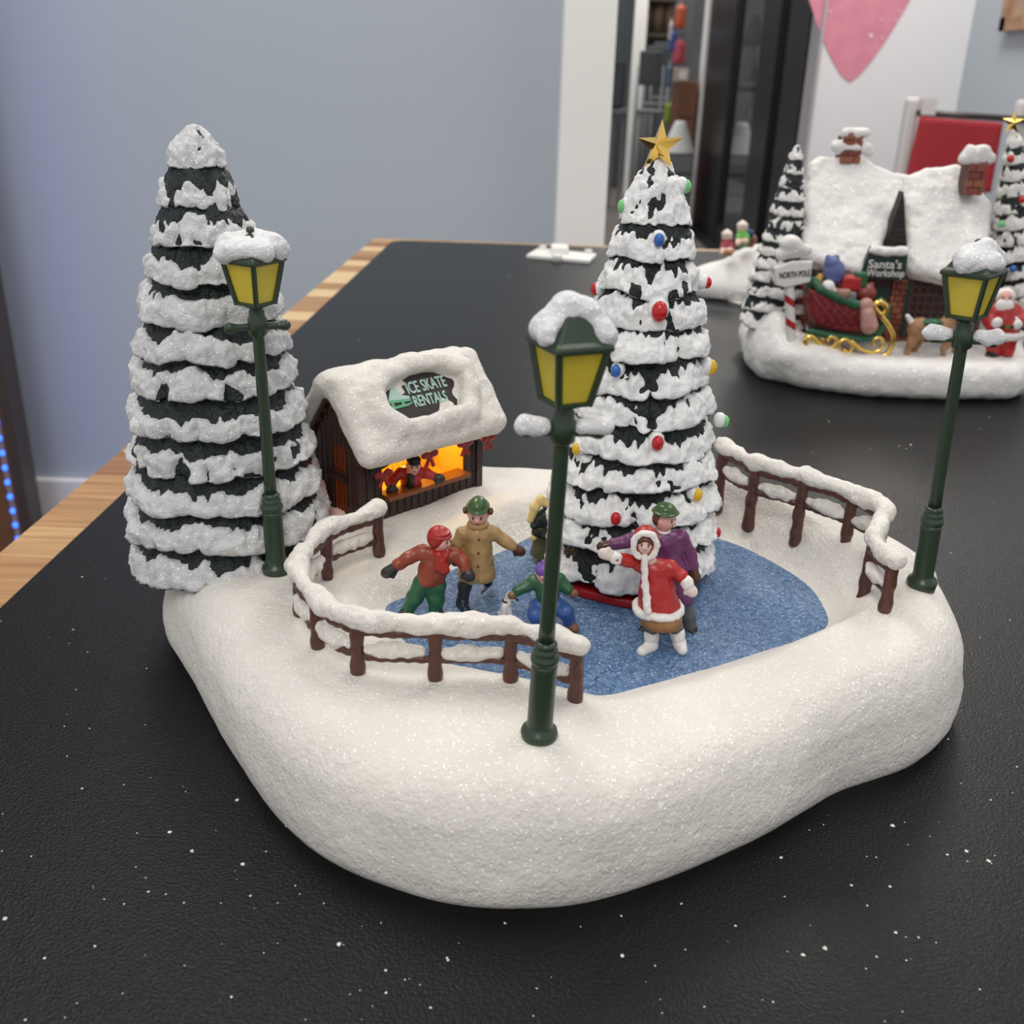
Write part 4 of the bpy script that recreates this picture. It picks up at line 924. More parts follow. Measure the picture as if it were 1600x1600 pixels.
# trees of the workshop ornament
def far_tree(label, px_top, px_bot, y, R, nt, seed, cover=0.0):
    a = aty(px_top[0], px_top[1], y); b = aty(px_bot[0], px_bot[1], y)
    o = thing('snowy_fir_tree', label, 'tree', b)
    o.rotation_mode = 'QUATERNION'; o.rotation_quaternion = Vector((0, 0, 1)).rotation_difference(Vector(nrm(a - b)))
    p = tree_parts(o, R, np.linalg.norm(a - b), nt, seed, FOL, SNOWF, 140, 12, power=0.85, tip=0.22, snow_top=1, thick=0.32, lw=0.8, rag=0.6, miss=0.16, cover=cover, sc0=0.9)
    return o, b, p
far_tree('slim snow-dusted fir behind the striped signpost of the workshop', (1246, 228), (1205, 505), 74.5, 2.2, 13, 31)
o, c, p = far_tree('snow-dusted fir with gold star and bulbs beside the workshop chimney', (1584, 205), (1602, 520), 74.8, 2.9, 13, 37, 0.06)
def lean_part(name, geo, m, root):                       # geometry in room centimetres under a leaning root
    q = root.rotation_quaternion.inverted(); b_ = base_of(root)
    g = Geo(); g.f = geo.f; g.v = [tuple(q @ Vector(np.asarray(v) - b_)) for v in geo.v]
    return link_mesh(name, g, m, root, name != 'star')
star(o, aty(1583, 192, 74.2), 0.85, 0.25, roll=0.0, leaning=True)
for px, py, m_ in ((1579, 248, BRED), (1597, 312, BRED), (1583, 420, BBLUE), (1565, 350, BGRN)):
    lean_part('bulb', Geo().ell(aty(px, py, 74.8 - p(aty(px, py, 74)[2] - c[2]) * 0.95), 0.26, 10), m_, o)

# workshop building
HYF = 73.0
BRICK = [mat('brick', cl, 0.6, var=(200, tuple(x * 0.7 for x in cl))) for cl in ((0.28, 0.075, 0.045), (0.34, 0.11, 0.06), (0.22, 0.055, 0.038))]
MORT = mat('mortar', (0.10, 0.05, 0.04), 0.8); DGRN = mat('dark_green_trim', (0.010, 0.030, 0.022), 0.45)
wl = aty(1277, 520, HYF); wr_ = aty(1530, 520, HYF)
WZ = 2.2; wtop = aty(1400, 430, HYF)[2]
ws = thing('workshop_house', 'brick toy workshop with thick snow roof and dark green signboard', 'house', V((wl[0] + wr_[0]) / 2, HYF + 3, WZ))
wpart('wall_block', Geo().box(((wl[0] + wr_[0]) / 2, HYF + 3.4, (WZ + wtop) / 2 + 0.4), ((wr_[0] - wl[0]) / 2, 3.2, (wtop - WZ) / 2 + 0.4)), MORT, ws, False)
def bricks(x0, x1, z0, z1, y, bw, bh, par, d=0.14):
    r = 0; z = z0
    while z < z1 - 0.05:
        x = x0 - (bw / 2 if r % 2 else 0)
        while x < x1 - 0.05:
            a, b = max(x, x0), min(x + bw, x1)
            if b - a > 0.12: wpart('brick', Geo().box(((a + b) / 2, y, z + bh / 2), ((b - a) / 2 - 0.03, d, bh / 2 - 0.03)), BRICK[(r * 7 + int(x * 13)) % 3], par, False)
            x += bw
        z += bh; r += 1
zl = lambda py, px=1400, y=HYF: aty(px, py, y)[2]
xl = lambda px, py=480, y=HYF: aty(px, py, y)[0]
bricks(xl(1388), xl(1415), 2.6, zl(440), HYF + 0.1, 0.62, 0.42, ws)
bricks(xl(1245), xl(1268), 2.8, zl(440), HYF + 0.3, 0.62, 0.42, ws)
# window right of the brick pier
wpart('window_frame', Geo().box((xl(1412) + 0.12, HYF + 0.05, zl(480)), (0.14, 0.2, 2.0)), DGRN, ws, False)
wpart('window_glass', Geo().box(((xl(1415) + xl(1500)) / 2, HYF + 0.15, zl(482)), ((xl(1500) - xl(1415)) / 2, 0.08, 1.9)), mat('dark_window', (0.035, 0.022, 0.020), 0.25), ws, False)
for i in range(6): wpart('window_bar', Geo().box(((xl(1415) + xl(1500)) / 2, HYF + 0.03, zl(447 + i * 13)), ((xl(1500) - xl(1415)) / 2, 0.05, 0.045)), MORT, ws, False)
for i in range(7): wpart('window_bar', Geo().box((xl(1420 + i * 12), HYF + 0.03, zl(482)), (0.04, 0.05, 1.9)), MORT, ws, False)
wpart('door', Geo().box(((xl(1362) + xl(1386)) / 2, HYF + 0.1, zl(490)), ((xl(1386) - xl(1362)) / 2, 0.12, 1.9)), DGRN, ws, False)
# dark gable behind the gap in the snow
gy = 73.2
gb = [(VP(x, y, gy)[0], VP(x, y, gy)[2]) for x, y in ((1412, 300), (1365, 430), (1420, 440))]
wpart('gable_boards', Geo().prism([(a, b) for a, b in gb], (0, gy, 0), (1, 0, 0), (0, 0, 1), -1.0), mat('gable_dark', (0.022, 0.012, 0.011), 0.6, bump=[(200, 0.001)]), ws, False)
# snow roof: two slopes
th_ = math.radians(52); rv = V(0, math.cos(th_), math.sin(th_)); rn = np.cross(V(1, 0, 0), rv)
def onplane(px, py, o_):
    r = ray(px, py); t = (o_ - EYE).dot(rn) / r.dot(rn); p_ = EYE + r * t - o_; return (p_[0], p_.dot(rv))
RO = VP(1400, 440, 72.0)
left = [onplane(x, y, RO) for x, y in ((1262, 262), (1275, 250), (1320, 250), (1352, 254), (1390, 274), (1412, 280), (1410, 305), (1396, 345), (1384, 375), (1362, 425), (1345, 435), (1300, 425), (1250, 408), (1248, 390))]
right = [onplane(x, y, RO) for x, y in ((1404, 282), (1440, 270), (1490, 262), (1512, 285), (1535, 310), (1548, 330), (1543, 375), (1540, 440), (1480, 446), (1420, 430), (1412, 400), (1411, 345), (1414, 312))]
rsd = Sd(0.5).poly(left[::-1], RO, (1, 0, 0), rv, 0.75, 0.55).poly(right[::-1], RO, (1, 0, 0), rv, 0.75, 0.55)
wpart('roof_snow', rsd.rough(0.14, 1.2, 4).rough(0.07, 0.4, 5).geo(0.12), SNOWF, ws)
bx0, bx1 = xl(1265), xl(1540); rz = VP(1330, 262, 77.5)[2]
wpart('roof_back', Geo().prism([(72.6, wtop), (77.6, rz - 0.4), (81.0, wtop)], (bx0, 0, 0), (0, 1, 0), (0, 0, 1), bx1 - bx0), MORT, ws, False)
# chimneys
def chimney(x0, x1, y0, y1, y, snow):
    a = VP(x0, y1, y); b = VP(x1, y0, y); c = wpart('chimney', Geo().box(((a[0] + b[0]) / 2, y + 0.9, (a[2] + b[2]) / 2), ((b[0] - a[0]) / 2 - 0.1, 0.75, (b[2] - a[2]) / 2)), MORT, ws, False)
    bricks(a[0], b[0], a[2], b[2], y + 0.1, 0.95, 0.52, c, 0.12)
    s_ = Sd(0.3)
    for q in snow: s_.cap(VP(q[0], q[1], y + 0.3), q[4], VP(q[2], q[3], y + 0.3), q[4])
    wpart('chimney_snow', s_.rough(0.08, 0.5, 2).geo(0.1), SNOWF, c)
chimney(1312, 1350, 215, 255, 76.5, [(1308, 228, 1352, 232, 0.36), (1322, 208, 1352, 208, 0.36), (1356, 230, 1358, 240, 0.3), (1306, 226, 1310, 236, 0.25)])
chimney(1506, 1545, 252, 305, 74.2, [(1508, 248, 1545, 248, 0.42), (1516, 236, 1540, 236, 0.40)])
# hanging signboard
sy_ = 71.6; s0 = VP(1344, 436, sy_); s1 = VP(1418, 388, sy_)
sbx = wpart('signboard', Geo().prism([(VP(x, y, sy_)[0], VP(x, y, sy_)[2]) for x, y in ((1342, 434), (1414, 438), (1419, 392), (1362, 386))], (0, sy_, 0), (1, 0, 0), (0, 0, 1), -0.5), DGRN, ws, False)
# the prism above is extruded toward +y; lettering stands on its front face
wpart('sign_snow', Sd(0.2).cap(VP(1366, 390, sy_), 0.3, VP(1386, 394, sy_), 0.36).cap(VP(1388, 392, sy_), 0.3, VP(1412, 393, sy_), 0.3).rough(0.08, 0.4, 2).geo(0.09), SNOWF, sbx)
letters("Santa's", VP(1382, 419, sy_ - 0.12), V(1.0, 0, 0.0), V(0, 0, 1.0), 0.78, sbx, WHITE, align='CENTER', width=2.3)
letters('Workshop', VP(1383, 432, sy_ - 0.12), V(1.0, 0, 0.0), V(0, 0, 1.0), 0.70, sbx, WHITE, align='CENTER', width=2.6)

# striped signpost
sy2 = 70.2
pl = thing('striped_signpost', 'red and white striped pole with snowy NORTH POLE board', 'signpost', VP(1236, 528, sy2))
a, b = VP(1236, 535, sy2), VP(1233, 440, sy2); n_ = 8
for i in range(n_):
    p0 = a + (b - a) * i / n_; p1 = a + (b - a) * (i + 1) / n_
    tilt = V(0, 0, 0.12)
    g = Geo(); v = []
    for p_ in (p0, p1):
        for k_ in range(14):
            an = 2 * math.pi * k_ / 14; v.append(p_ + V(0.38 * math.cos(an), 0.38 * math.sin(an), -0.22 * math.cos(an)))
    g.add(v, [(k_, (k_ + 1) % 14, 14 + (k_ + 1) % 14, 14 + k_) for k_ in range(14)])
    wpart('stripe', g, RED if i in (2, 5) else WHITE, pl)
bd = [(VP(x, y, sy2 - 0.45)[0], VP(x, y, sy2 - 0.45)[2]) for x, y in ((1212, 446), (1228, 450), (1266, 441), (1270, 408), (1240, 408), (1209, 418))]
nb = wpart('name_board', Sd(0.1).poly(bd, (0, sy2 - 0.3, 0), (1, 0, 0), (0, 0, 1), 0.22, 0.1).geo(0.07), WHITE, pl)
letters('NORTH POLE', VP(1242, 433, sy2 - 0.57), nrm(V(1, 0, 0.12)), nrm(V(-0.12, 0, 1)), 0.56, nb, BLACK, align='CENTER', width=2.05)
wpart('board_snow', Sd(0.3).cap(VP(1218, 398, sy2 + .1), 0.34, VP(1262, 390, sy2 + .1), 0.34).ell(VP(1234, 380, sy2), (0.72, 0.6, 0.55)).cap(VP(1225, 397, sy2), 0.4, VP(1245, 388, sy2), 0.5).rough(0.08, 0.6, 2).geo(0.09), SNOWF, nb)

# sleigh
sy3 = 69.6
sl = thing('toy_sleigh', 'quilted red sleigh with green rim and gold scroll runners', 'sleigh', VP(1325, 552, sy3))
Q = lambda x, y, d=0: VP(x, y, sy3 + d)
SLR = mat('sleigh_red', (0.20, 0.016, 0.020), 0.4)
SLG = mat('sleigh_green', (0.020, 0.10, 0.045), 0.4)
side_ = [(1265, 452), (1300, 458), (1330, 470), (1362, 478), (1372, 500), (1364, 522), (1300, 516), (1275, 508), (1266, 490)]
sb_ = [(Q(x, y)[0], Q(x, y)[2]) for x, y in side_]
bodyg = Sd(0.15).poly(sb_, (0, sy3 + 1.1, 0), (1, 0, 0), (0, 0, 1), 1.1, 0.25); bodyg.poly([(x * 0.9 + np.mean([p[0] for p in sb_]) * 0.1, z + 0.6) for x, z in sb_], (0, sy3 + 1.1, 0), (1, 0, 0), (0, 0, 1), 0.8, 0.1, k=0.1, sub=True)
bd_ = wpart('body', bodyg.geo(0.08), SLR, sl)
for i in range(6):
    for s_ in (1, -1):
        p0 = Q(1272 + i * 15, 462 + i * 4 if s_ > 0 else 508); p1 = Q(1272 + i * 15 + 28, 510 if s_ > 0 else 470 + i * 3)
        x_ = min(p1[0], Q(1364, 500)[0]); p1 = p0 + (p1 - p0) * min(1, (x_ - p0[0]) / max(p1[0] - p0[0], 1e-3))
        wpart('quilt_ridge', Geo().tube([p0 - V(0, 0.03, 0), p1 - V(0, 0.03, 0)], 0.07, 6), SLR, bd_)
wpart('rim', Sd(0.1).chain([Q(1263, 452, .9), Q(1272, 440, .5), Q(1282, 452, .1), Q(1310, 466, 0), Q(1336, 476, 0), Q(1358, 478, 0)], 0.30).chain([Q(1263, 452, 1.2), Q(1272, 445, 2.1), Q(1310, 462, 2.2), Q(1350, 474, 2.2)], 0.24).geo(0.08), SLG, sl)
wpart('floor_rail', Sd(0.1).chain([Q(1266, 518), Q(1300, 525), Q(1340, 530), Q(1366, 528), Q(1384, 505), Q(1386, 480), Q(1376, 470)], 0.24).geo(0.08), SLG, sl)
def scroll(pts, r=0.17, name='runner', d=0.0):
    wpart(name, Geo().tube(catmull([Q(x, y, d) for x, y in pts], 6), r, 8), GOLD, sl)
for d in (-0.15, 2.2):
    scroll([(1243, 546), (1252, 552), (1262, 545), (1258, 532), (1268, 526), (1282, 540), (1300, 552), (1330, 556), (1365, 560), (1388, 550), (1396, 528), (1388, 508), (1372, 488), (1366, 478), (1374, 472), (1384, 478), (1382, 490), (1374, 490)], 0.19, 'runner', d)
for pts in ([(1285, 528), (1286, 538), (1298, 544), (1308, 532), (1298, 526), (1293, 534)], [(1312, 548), (1310, 536), (1322, 530), (1332, 540), (1326, 552), (1318, 546)], [(1330, 532), (1346, 546), (1366, 550), (1380, 540), (1376, 528), (1366, 530), (1366, 540)]):
    scroll(pts, 0.14, 'scroll_ornament', -0.15)
def toy(name, label, cat, geo, m, loc): return lone(name, geo, m, label, cat, loc, 'toys heaped in the sleigh')
tp = lambda x, y: Q(x, y, 0.9)
toy('toy_bear', 'blue-dressed toy bear on top of the sleigh load', 'toy', Sd(0.15).ell(tp(1303, 425), (0.75, 0.6, 0.85)).ell(tp(1300, 410), (0.5, 0.5, 0.42)).cap(tp(1294, 404), .15, tp(1294, 402), .2).cap(tp(1307, 404), .15, tp(1307, 402), .2).geo(0.09), paint('toy_blue', (0.12, 0.15, 0.34)), tp(1303, 432))
toy('toy_drum', 'pink-topped brown toy drum in the sleigh', 'toy', Geo().lathe([(0.5, 0), (0.5, 0.55), (0.45, 0.6)], 16, tp(1311, 462) - V(0, .7, 0)), paint('toy_drum', (0.42, 0.24, 0.17)), tp(1311, 462))
toy('toy_horn', 'yellow toy bundle at the back of the sleigh', 'toy', Sd(0.1).cap(tp(1274, 444), 0.42, tp(1282, 432), 0.22).geo(0.09), paint('toy_yellow', (0.55, 0.32, 0.06)), tp(1276, 444))
toy('toy_ball', 'white and red toy ball in the sleigh', 'toy', Sd(0.1).ell(tp(1290, 445) - V(0, .6, 0), 0.45).ell(tp(1297, 452) - V(0, .6, 0), 0.3).geo(0.09), WHITE, tp(1290, 447))
toy('red_parcel', 'red wrapped parcel with bow in the sleigh', 'parcel', Sd(0.1).box(tp(1328, 442), (0.65, 0.5, 0.45), 0.12).ell(tp(1324, 433), (0.3, 0.2, 0.2)).ell(tp(1333, 434), (0.3, 0.2, 0.2)).geo(0.09), RED, tp(1328, 448))
toy('green_parcel', 'small green wrapped parcel in the sleigh', 'parcel', Sd(0.1).box(tp(1344, 436), (0.4, 0.4, 0.5), 0.1).box(tp(1331, 452), (0.3, 0.3, 0.32), 0.1).geo(0.09), GTR, tp(1344, 442))
toy('grey_parcel', 'grey-blue parcel behind the sleigh front', 'parcel', Sd(0.1).box(tp(1325, 460) - V(0, .5, 0), (0.35, 0.3, 0.3), 0.1).geo(0.09), GREYM, tp(1325, 463))
toy('toy_doll', 'blond doll in pink and blue striped dress hanging over the sleigh side', 'toy', Sd(0.12).ell(tp(1346, 472) - V(0, 1.0, 0), (0.5, 0.42, 0.5)).cap(tp(1347, 485) - V(0, 1.2, 0), 0.5, tp(1349, 502) - V(0, 1.3, 0), 0.6).geo(0.08), paint('doll_pink', (0.52, 0.27, 0.22)), tp(1348, 500))
toy('red_sack', 'red sack at the front of the sleigh', 'sack', Sd(0.12).ell(tp(1352, 458), (0.75, 0.6, 0.6)).cap(tp(1340, 452), 0.3, tp(1362, 445), 0.18).geo(0.09), paint('sack_red', (0.25, 0.04, 0.035)), tp(1352, 464))

# reindeer (its head is behind the lamp post)
ry = 69.6; K = lambda x, y, d=0: VP(x, y, ry + d)
rd = thing('reindeer', 'brown reindeer with green saddle and white tail in front of workshop window', 'reindeer', K(1440, 558))
FAWN = paint('fawn', (0.36, 0.185, 0.085), 0.45)
wpart('body', Sd(0.25).cap(K(1434, 512), 0.62, K(1476, 515), 0.68).ell(K(1436, 514), (0.75, 0.6, 0.75)).chain([K(1430, 520, -.2), K(1424, 535, -.3), K(1418, 548, -.1), K(1413, 562, -.3)], [0.42, 0.28, 0.17, 0.15]).chain([K(1442, 522, .7), K(1432, 538, .8), K(1428, 548, .9), K(1424, 560, .9)], [0.4, 0.25, 0.16, 0.14])
      .chain([K(1478, 522, -.2), K(1482, 538, -.3), K(1474, 545, -.3), K(1473, 566, -.3)], [0.36, 0.22, 0.16, 0.15]).chain([K(1484, 520, .6), K(1492, 538, .6), K(1490, 560, .6)], [0.36, 0.2, 0.14]).chain([K(1480, 506), K(1490, 486), K(1500, 470)], [0.5, 0.36, 0.3]).cap(K(1498, 468), 0.36, K(1514, 472), 0.22)
      .cap(K(1494, 464, .2), 0.1, K(1488, 458, .5), 0.06).geo(0.09), FAWN, rd)
wpart('tail', Sd(0.1).cap(K(1426, 506), 0.24, K(1418, 494), 0.16).geo(0.07), WHITE, rd)
wpart('saddle', Sd(0.1).ell(K(1456, 505, -.3), (0.75, 0.5, 0.34)).geo(0.08), SLG, rd)
for x, y, d in ((1413, 562, -.3), (1424, 560, .9), (1473, 566, -.3), (1490, 560, .6)): wpart('hoof', Geo().lathe([(0.16, -0.2), (0.14, 0.15)], 10, K(x, y, d)), BLACK, rd)
for s_ in (0.0, 0.5): wpart('antler', Geo().tube(catmull([K(1497, 463, s_), K(1492, 448, s_), K(1500, 436, s_)], 4), 0.09, 6), LBROWN, rd)

# santa
sY = 70.0; SN = dict(head=(1570, 466), chest=(1568, 488), waist=(1567, 505), hem=(1566, 520), pelvis=(1566, 522), shL=(1554, 486), elL=(1546, 500, -.2), wrL=(1552, 510, -.6), haL=(1556, 506, -.8), shR=(1584, 486), elR=(1594, 494, -.2), wrR=(1594, 502, -.6), haR=(1590, 506, -.8),
     hipL=(1556, 528), knL=(1553, 540), anL=(1551, 554), toL=(1545, 560, -.4), hipR=(1576, 528), knR=(1574, 542), anR=(1572, 560), toR=(1570, 567, -.4))
o, J, A, hr = person('figurine of a bearded man in red suit with white fur beside the workshop', sY, (1562, 565), SN, dict(head=0.62, face=(-0.25, -1, 0), skin=SKIN, coat=RED, rt=0.95, tw=1.08, hw=1.2, ra=0.46, trousers=RED, rl=0.5, boots=BLACK, bh=0.5, rb=0.42, mitt=WHITE, rm=0.35, blade=False), group='figurines at the workshop', h=0.09)
wpart('beard', Sd(0.15).ell(J['head'] + A[1] * 0.38 - A[2] * 0.5, (0.62, 0.4, 0.6), A).geo(0.08), WHITE, o)
wpart('hair', Sd(0.12).ell(J['head'] - A[1] * 0.15 + A[2] * 0.1, (0.66, 0.58, 0.6), A).geo(0.09), WHITE, o)
wpart('fur_hem', Sd(0.15).chain([J['hem'] + V(math.cos(a) * 1.12, math.sin(a) * 1.0, -0.05) for a in np.linspace(0, 2 * math.pi, 17)], 0.27).geo(0.09), WHITE, o)
wpart('belt', Geo().tube([J['waist'] + V(math.cos(a) * 1.03, math.sin(a) * 1.03, 0) for a in np.linspace(0, 2 * math.pi, 21)], 0.13, 6), BLACK, o)
wpart('buckle', Geo().box(J['waist'] + V(-0.15, -1.1, 0), (0.2, 0.05, 0.16)), GOLD, o, False)

# third ornament: snow hill with two sledding figures
hY = 101.5; HL = aty(1150, 445, hY)
hl = lone('snow_hill_ornament', Sd(0.8).ell((HL[0] + 0.6, hY + 1, 0.9), (5.4, 4.2, 2.4)).ell((HL[0] + 2.8, hY + 1, 1.6), (4.2, 4.2, 3.2)).box((HL[0] + 0.5, hY + 1, -6), (12, 12, 6), 0.01, k=0.05, sub=True).rough(0.12, 1.2, 4).geo(0.25), SNOWF, 'rounded white snow hill ornament standing behind the workshop base', 'snow hill', (HL[0], hY, 0))
def rider(label, px, py, y, coat, extra):
    q = lambda dx, dy, d=0: aty(px + dx, py + dy, y + d)
    o = thing('person', label, 'person', q(0, 12), 'sledding figurines on the far hill')
    wpart('body', Sd(0.2).ell(q(0, -12), 0.52).cap(q(0, -6), 0.3, q(0, 6), 0.5).cap(q(0, 5), .4, q(-6, 9, -.7), .28).cap(q(-6, 9, -.7), .28, q(-8, 13, -1.2), .22).cap(q(4, 6), .35, q(5, 9, -.9), .28).cap(q(-2, -3), .2, q(-7, 4, -.6), .18).cap(q(2, -3), .2, q(7, 4, -.6), .18).geo(0.12), SKINP, o)
    wpart('coat', Sd(0.2).cap(q(0, -5), 0.55, q(0, 6), 0.75).cap(q(-2, -3), .32, q(-6, 4, -.6), .3).cap(q(2, -3), .32, q(7, 4, -.6), .3).geo(0.12), coat, o)
    wpart('hat', Sd(0.15).ell(q(0, -16), (0.55, 0.55, 0.38)).ell(q(0, -21), 0.2).geo(0.1), CREAM, o)
    extra(o, q)
LIME = paint('lime_coat', (0.13, 0.42, 0.05))
def ex1(o, q): wpart('trousers', Sd(0.2).cap(q(-2, 8), .45, q(-6, 12, -.9), .35).cap(q(3, 8), .45, q(4, 13, -.9), .35).geo(0.12), paint('orange_trousers', (0.5, 0.2, 0.05)), o)
def ex2(o, q):
    wpart('sled', Sd(0.1).cap(q(-8, 14), .28, q(14, 14), .28).cap(q(14, 14), .28, q(17, 6), .4).geo(0.12), paint('sled_brown', (0.24, 0.09, 0.045)), o)
    wpart('scarf', Sd(0.1).cap(q(3, -9), .3, q(13, -3), .34).geo(0.1), BLUE, o)
rider('tiny figurine in red coat riding the far snow hill', 1136, 382, 100.5, paint('rider_red', (0.32, 0.02, 0.03)), ex1)
rider('tiny figurine in lime green coat on a brown sled on the far snow hill', 1160, 368, 101.1, LIME, ex2)

# ------------------------------------------------------------------ small things on the mat
tg = [at(1094, 458), at(1110, 448), at(1172, 462), at(1157, 476)]
c = sum(tg) / 4
lone('paper_tag', Geo().prism([(p[0], p[1]) for p in tg][::-1], (0, 0, 0.01), (1, 0, 0), (0, 1, 0), -0.05) if False else Geo().prism([(p[0], p[1]) for p in tg], (0, 0, 0.01), (1, 0, 0), (0, 1, 0), 0.05), mat('paper', (0.78, 0.77, 0.74), 0.7), 'white paper price tag lying on the mat behind decorated tree', 'tag', V(c[0], c[1], 0), smooth=False)
lp = catmull([at(1112, 451, .08), at(1106, 447, .08), at(1112, 445, .08), at(1126, 448, .08), at(1140, 452, .08)], 6)
lone('tag_string', Geo().tube(lp, 0.09, 6), WHITE, 'thin white string loop tied to the paper tag', 'string', lp[0] * V(1, 1, 0))
br = thing('white_bracket', 'white plastic bracket lying on the mat near far table edge', 'bracket', at(876, 405))
WPL = mat('white_plastic', (0.78, 0.77, 0.72), 0.4)
fl_ = [at(822, 404), at(840, 393), at(932, 402), at(921, 413)]
bevel(wpart('plate', Geo().prism([(p[0], p[1]) for p in fl_][::-1], (0, 0, 0.45), (1, 0, 0), (0, 1, 0), -0.45), WPL, br, False), 0.1)
bevel(wpart('clip', Geo().box(at(874, 400) + V(0, 0, 0.6), (1.0, 1.6, 0.6)), WPL, br, False), 0.15)
wpart('peg', Geo().lathe([(0.55, 0.0), (0.55, 0.75), (0.45, 0.85)], 14, at(870, 409)), WPL, br)
for x, y in ((848, 396), (919, 402)): wpart('tab', Geo().box(at(x, y) + V(0, 0, 0.65), (0.4, 0.3, 0.25)), WPL, br, False)
# loose snow crumbs: too many and too small to count
rng = random.Random(7); g = Geo()
def crumb(p, s_):
    a = rng.uniform(0, 6.28); v = []
    for k_ in range(5): v.append((p[0] + s_ * rng.uniform(.6, 1.2) * math.cos(a + k_ * 1.257), p[1] + s_ * rng.uniform(.6, 1.2) * math.sin(a + k_ * 1.257), 0.0))
    v.append((p[0], p[1], s_ * rng.uniform(.4, .9)))
    g.add(v, [(0, 1, 5), (1, 2, 5), (2, 3, 5), (3, 4, 5), (4, 0, 5)])
big = [(700, 1500), (530, 1475), (1480, 1335), (1510, 1330), (1400, 1457), (1255, 1492), (1355, 1415), (370, 1250), (375, 1098), (1190, 1215), (1370, 1495), (1545, 1345), (972, 1493), (1330, 1383), (1390, 1385), (950, 715), (1405, 697), (1423, 695), (795, 432), (380, 1350), (448, 1290), (8, 1435), (1290, 1482), (1395, 1290), (1548, 1250), (1220, 1100 + 240), (300, 1330), (265, 1300)]
for x, y in big: crumb(at(x, y), rng.uniform(0.04, 0.08))
oc = outl.mean(0)
while len(g.f) < 5 * 230:
    x, y = rng.uniform(0, 1600), rng.uniform(420, 1600)
    p = at(x, y)
    rel = p[:2] - ctr; i = int((math.atan2(rel[1], rel[0]) % (2 * math.pi)) / (2 * math.pi) * NT) % NT
    if np.hypot(*rel) < Ro[i] + 0.2: continue
    m_ = (p - MO); 
    if m_.dot(ex_t) < 0.5: continue
    near = math.exp(-max(np.hypot(*rel) - Ro[i], 0) / 6)
    if rng.random() > 0.25 + near: continue
    crumb(p, rng.choice([0.014, 0.02, 0.025, 0.035]) * (1 + p[1] / 120))
lone('snow_crumbs', g, CRUMB, 'tiny white snow crumbs scattered over the black mat', 'crumbs', V(0, 30, 0), smooth=False, kind='stuff')

# ------------------------------------------------------------------ things round the room
# pink heart on the white wall
hy_ = YP - 13.2
tip_ = aty(1327, 128, hy_); le = aty(1263, 0, hy_); ri = aty(1421, 0, hy_)
wh = (ri[0] - le[0]) / 2 * 1.02; cx = (le[0] + ri[0]) / 2; hz = le[2]
pts = []
hh = hz - tip_[2]
for k_ in range(13): 
    t = k_ / 12; pts.append((tip_[0] + (cx + wh - tip_[0]) * (t ** 0.80), tip_[2] + hh * 1.05 * t ** 1.15))
for k_ in range(1, 12):
    a = math.pi * k_ / 12; pts.append((cx + wh / 2 + wh / 2 * math.cos(a), tip_[2] + hh * 1.05 + wh * 0.62 * math.sin(a)))
for k_ in range(0, 12):
    a = math.pi * k_ / 12; pts.append((cx - wh / 2 + wh / 2 * math.cos(a), tip_[2] + hh * 1.05 + wh * 0.62 * math.sin(a)))
for k_ in range(13):
    t = 1 - k_ / 12
    if t > 0: pts.append((tip_[0] + (cx - wh - tip_[0]) * (t ** 0.80), tip_[2] + hh * 1.05 * t ** 1.15))
PINK = mat('pink_paper', (0.70, 0.28, 0.35), 0.7, var=(14, (0.60, 0.20, 0.29)))
ho = thing('paper_heart', 'large pink paper heart with pale speckles on the white wall', 'heart', V(cx, hy_, tip_[2]))
wpart('heart_sheet', Geo().prism(pts, (0, hy_, 0), (1, 0, 0), (0, 0, 1), 0.2), PINK, ho, False)
for x, y, r_ in ((1361, 57, 1.0), (1388, 46, .4), (1378, 60, .4), (1368, 73, .35), (1399, 32, .4), (1406, 19, .5), (1377, 31, .5), (1297, 18, .6), (1348, 25, .4)):
    p = aty(x, y, hy_ - 0.35); wpart('speckle', Geo().ell(p, (r_, 0.15, r_), 8), mat('speckle', (0.75, 0.55, 0.6), 0.6), ho)

# picture in wooden frame on the right wall
pz = aty(1558, 46, 400)[2]; py0, py1 = 300.0, 415.0
pf = thing('framed_picture', 'light wooden framed picture on the blue-grey side wall', 'picture', V(xr - 1, 350, pz))
PW = mat('frame_wood', (0.40, 0.25, 0.14), 0.5, wave=((20, 20, 20), (0.30, 0.16, 0.08)))
wpart('panel', Geo().box((xr - 1.2, (py0 + py1) / 2, pz + 35), (1.0, (py1 - py0) / 2 - 2, 34)), mat('picture_print', (0.30, 0.18, 0.11), 0.6, var=(9, (0.42, 0.30, 0.2))), pf, False)
for a, b, c_, d_ in ((py0, py1, pz, pz + 4.5), (py0, py1, pz + 66, pz + 70), (py0, py0 + 4.5, pz, pz + 70), (py1 - 4.5, py1, pz, pz + 70)):
    wpart('frame_bar', Geo().box((xr - 1.7, (a + b) / 2, (c_ + d_) / 2), (1.6, (b - a) / 2, (d_ - c_) / 2)), PW, pf, False)

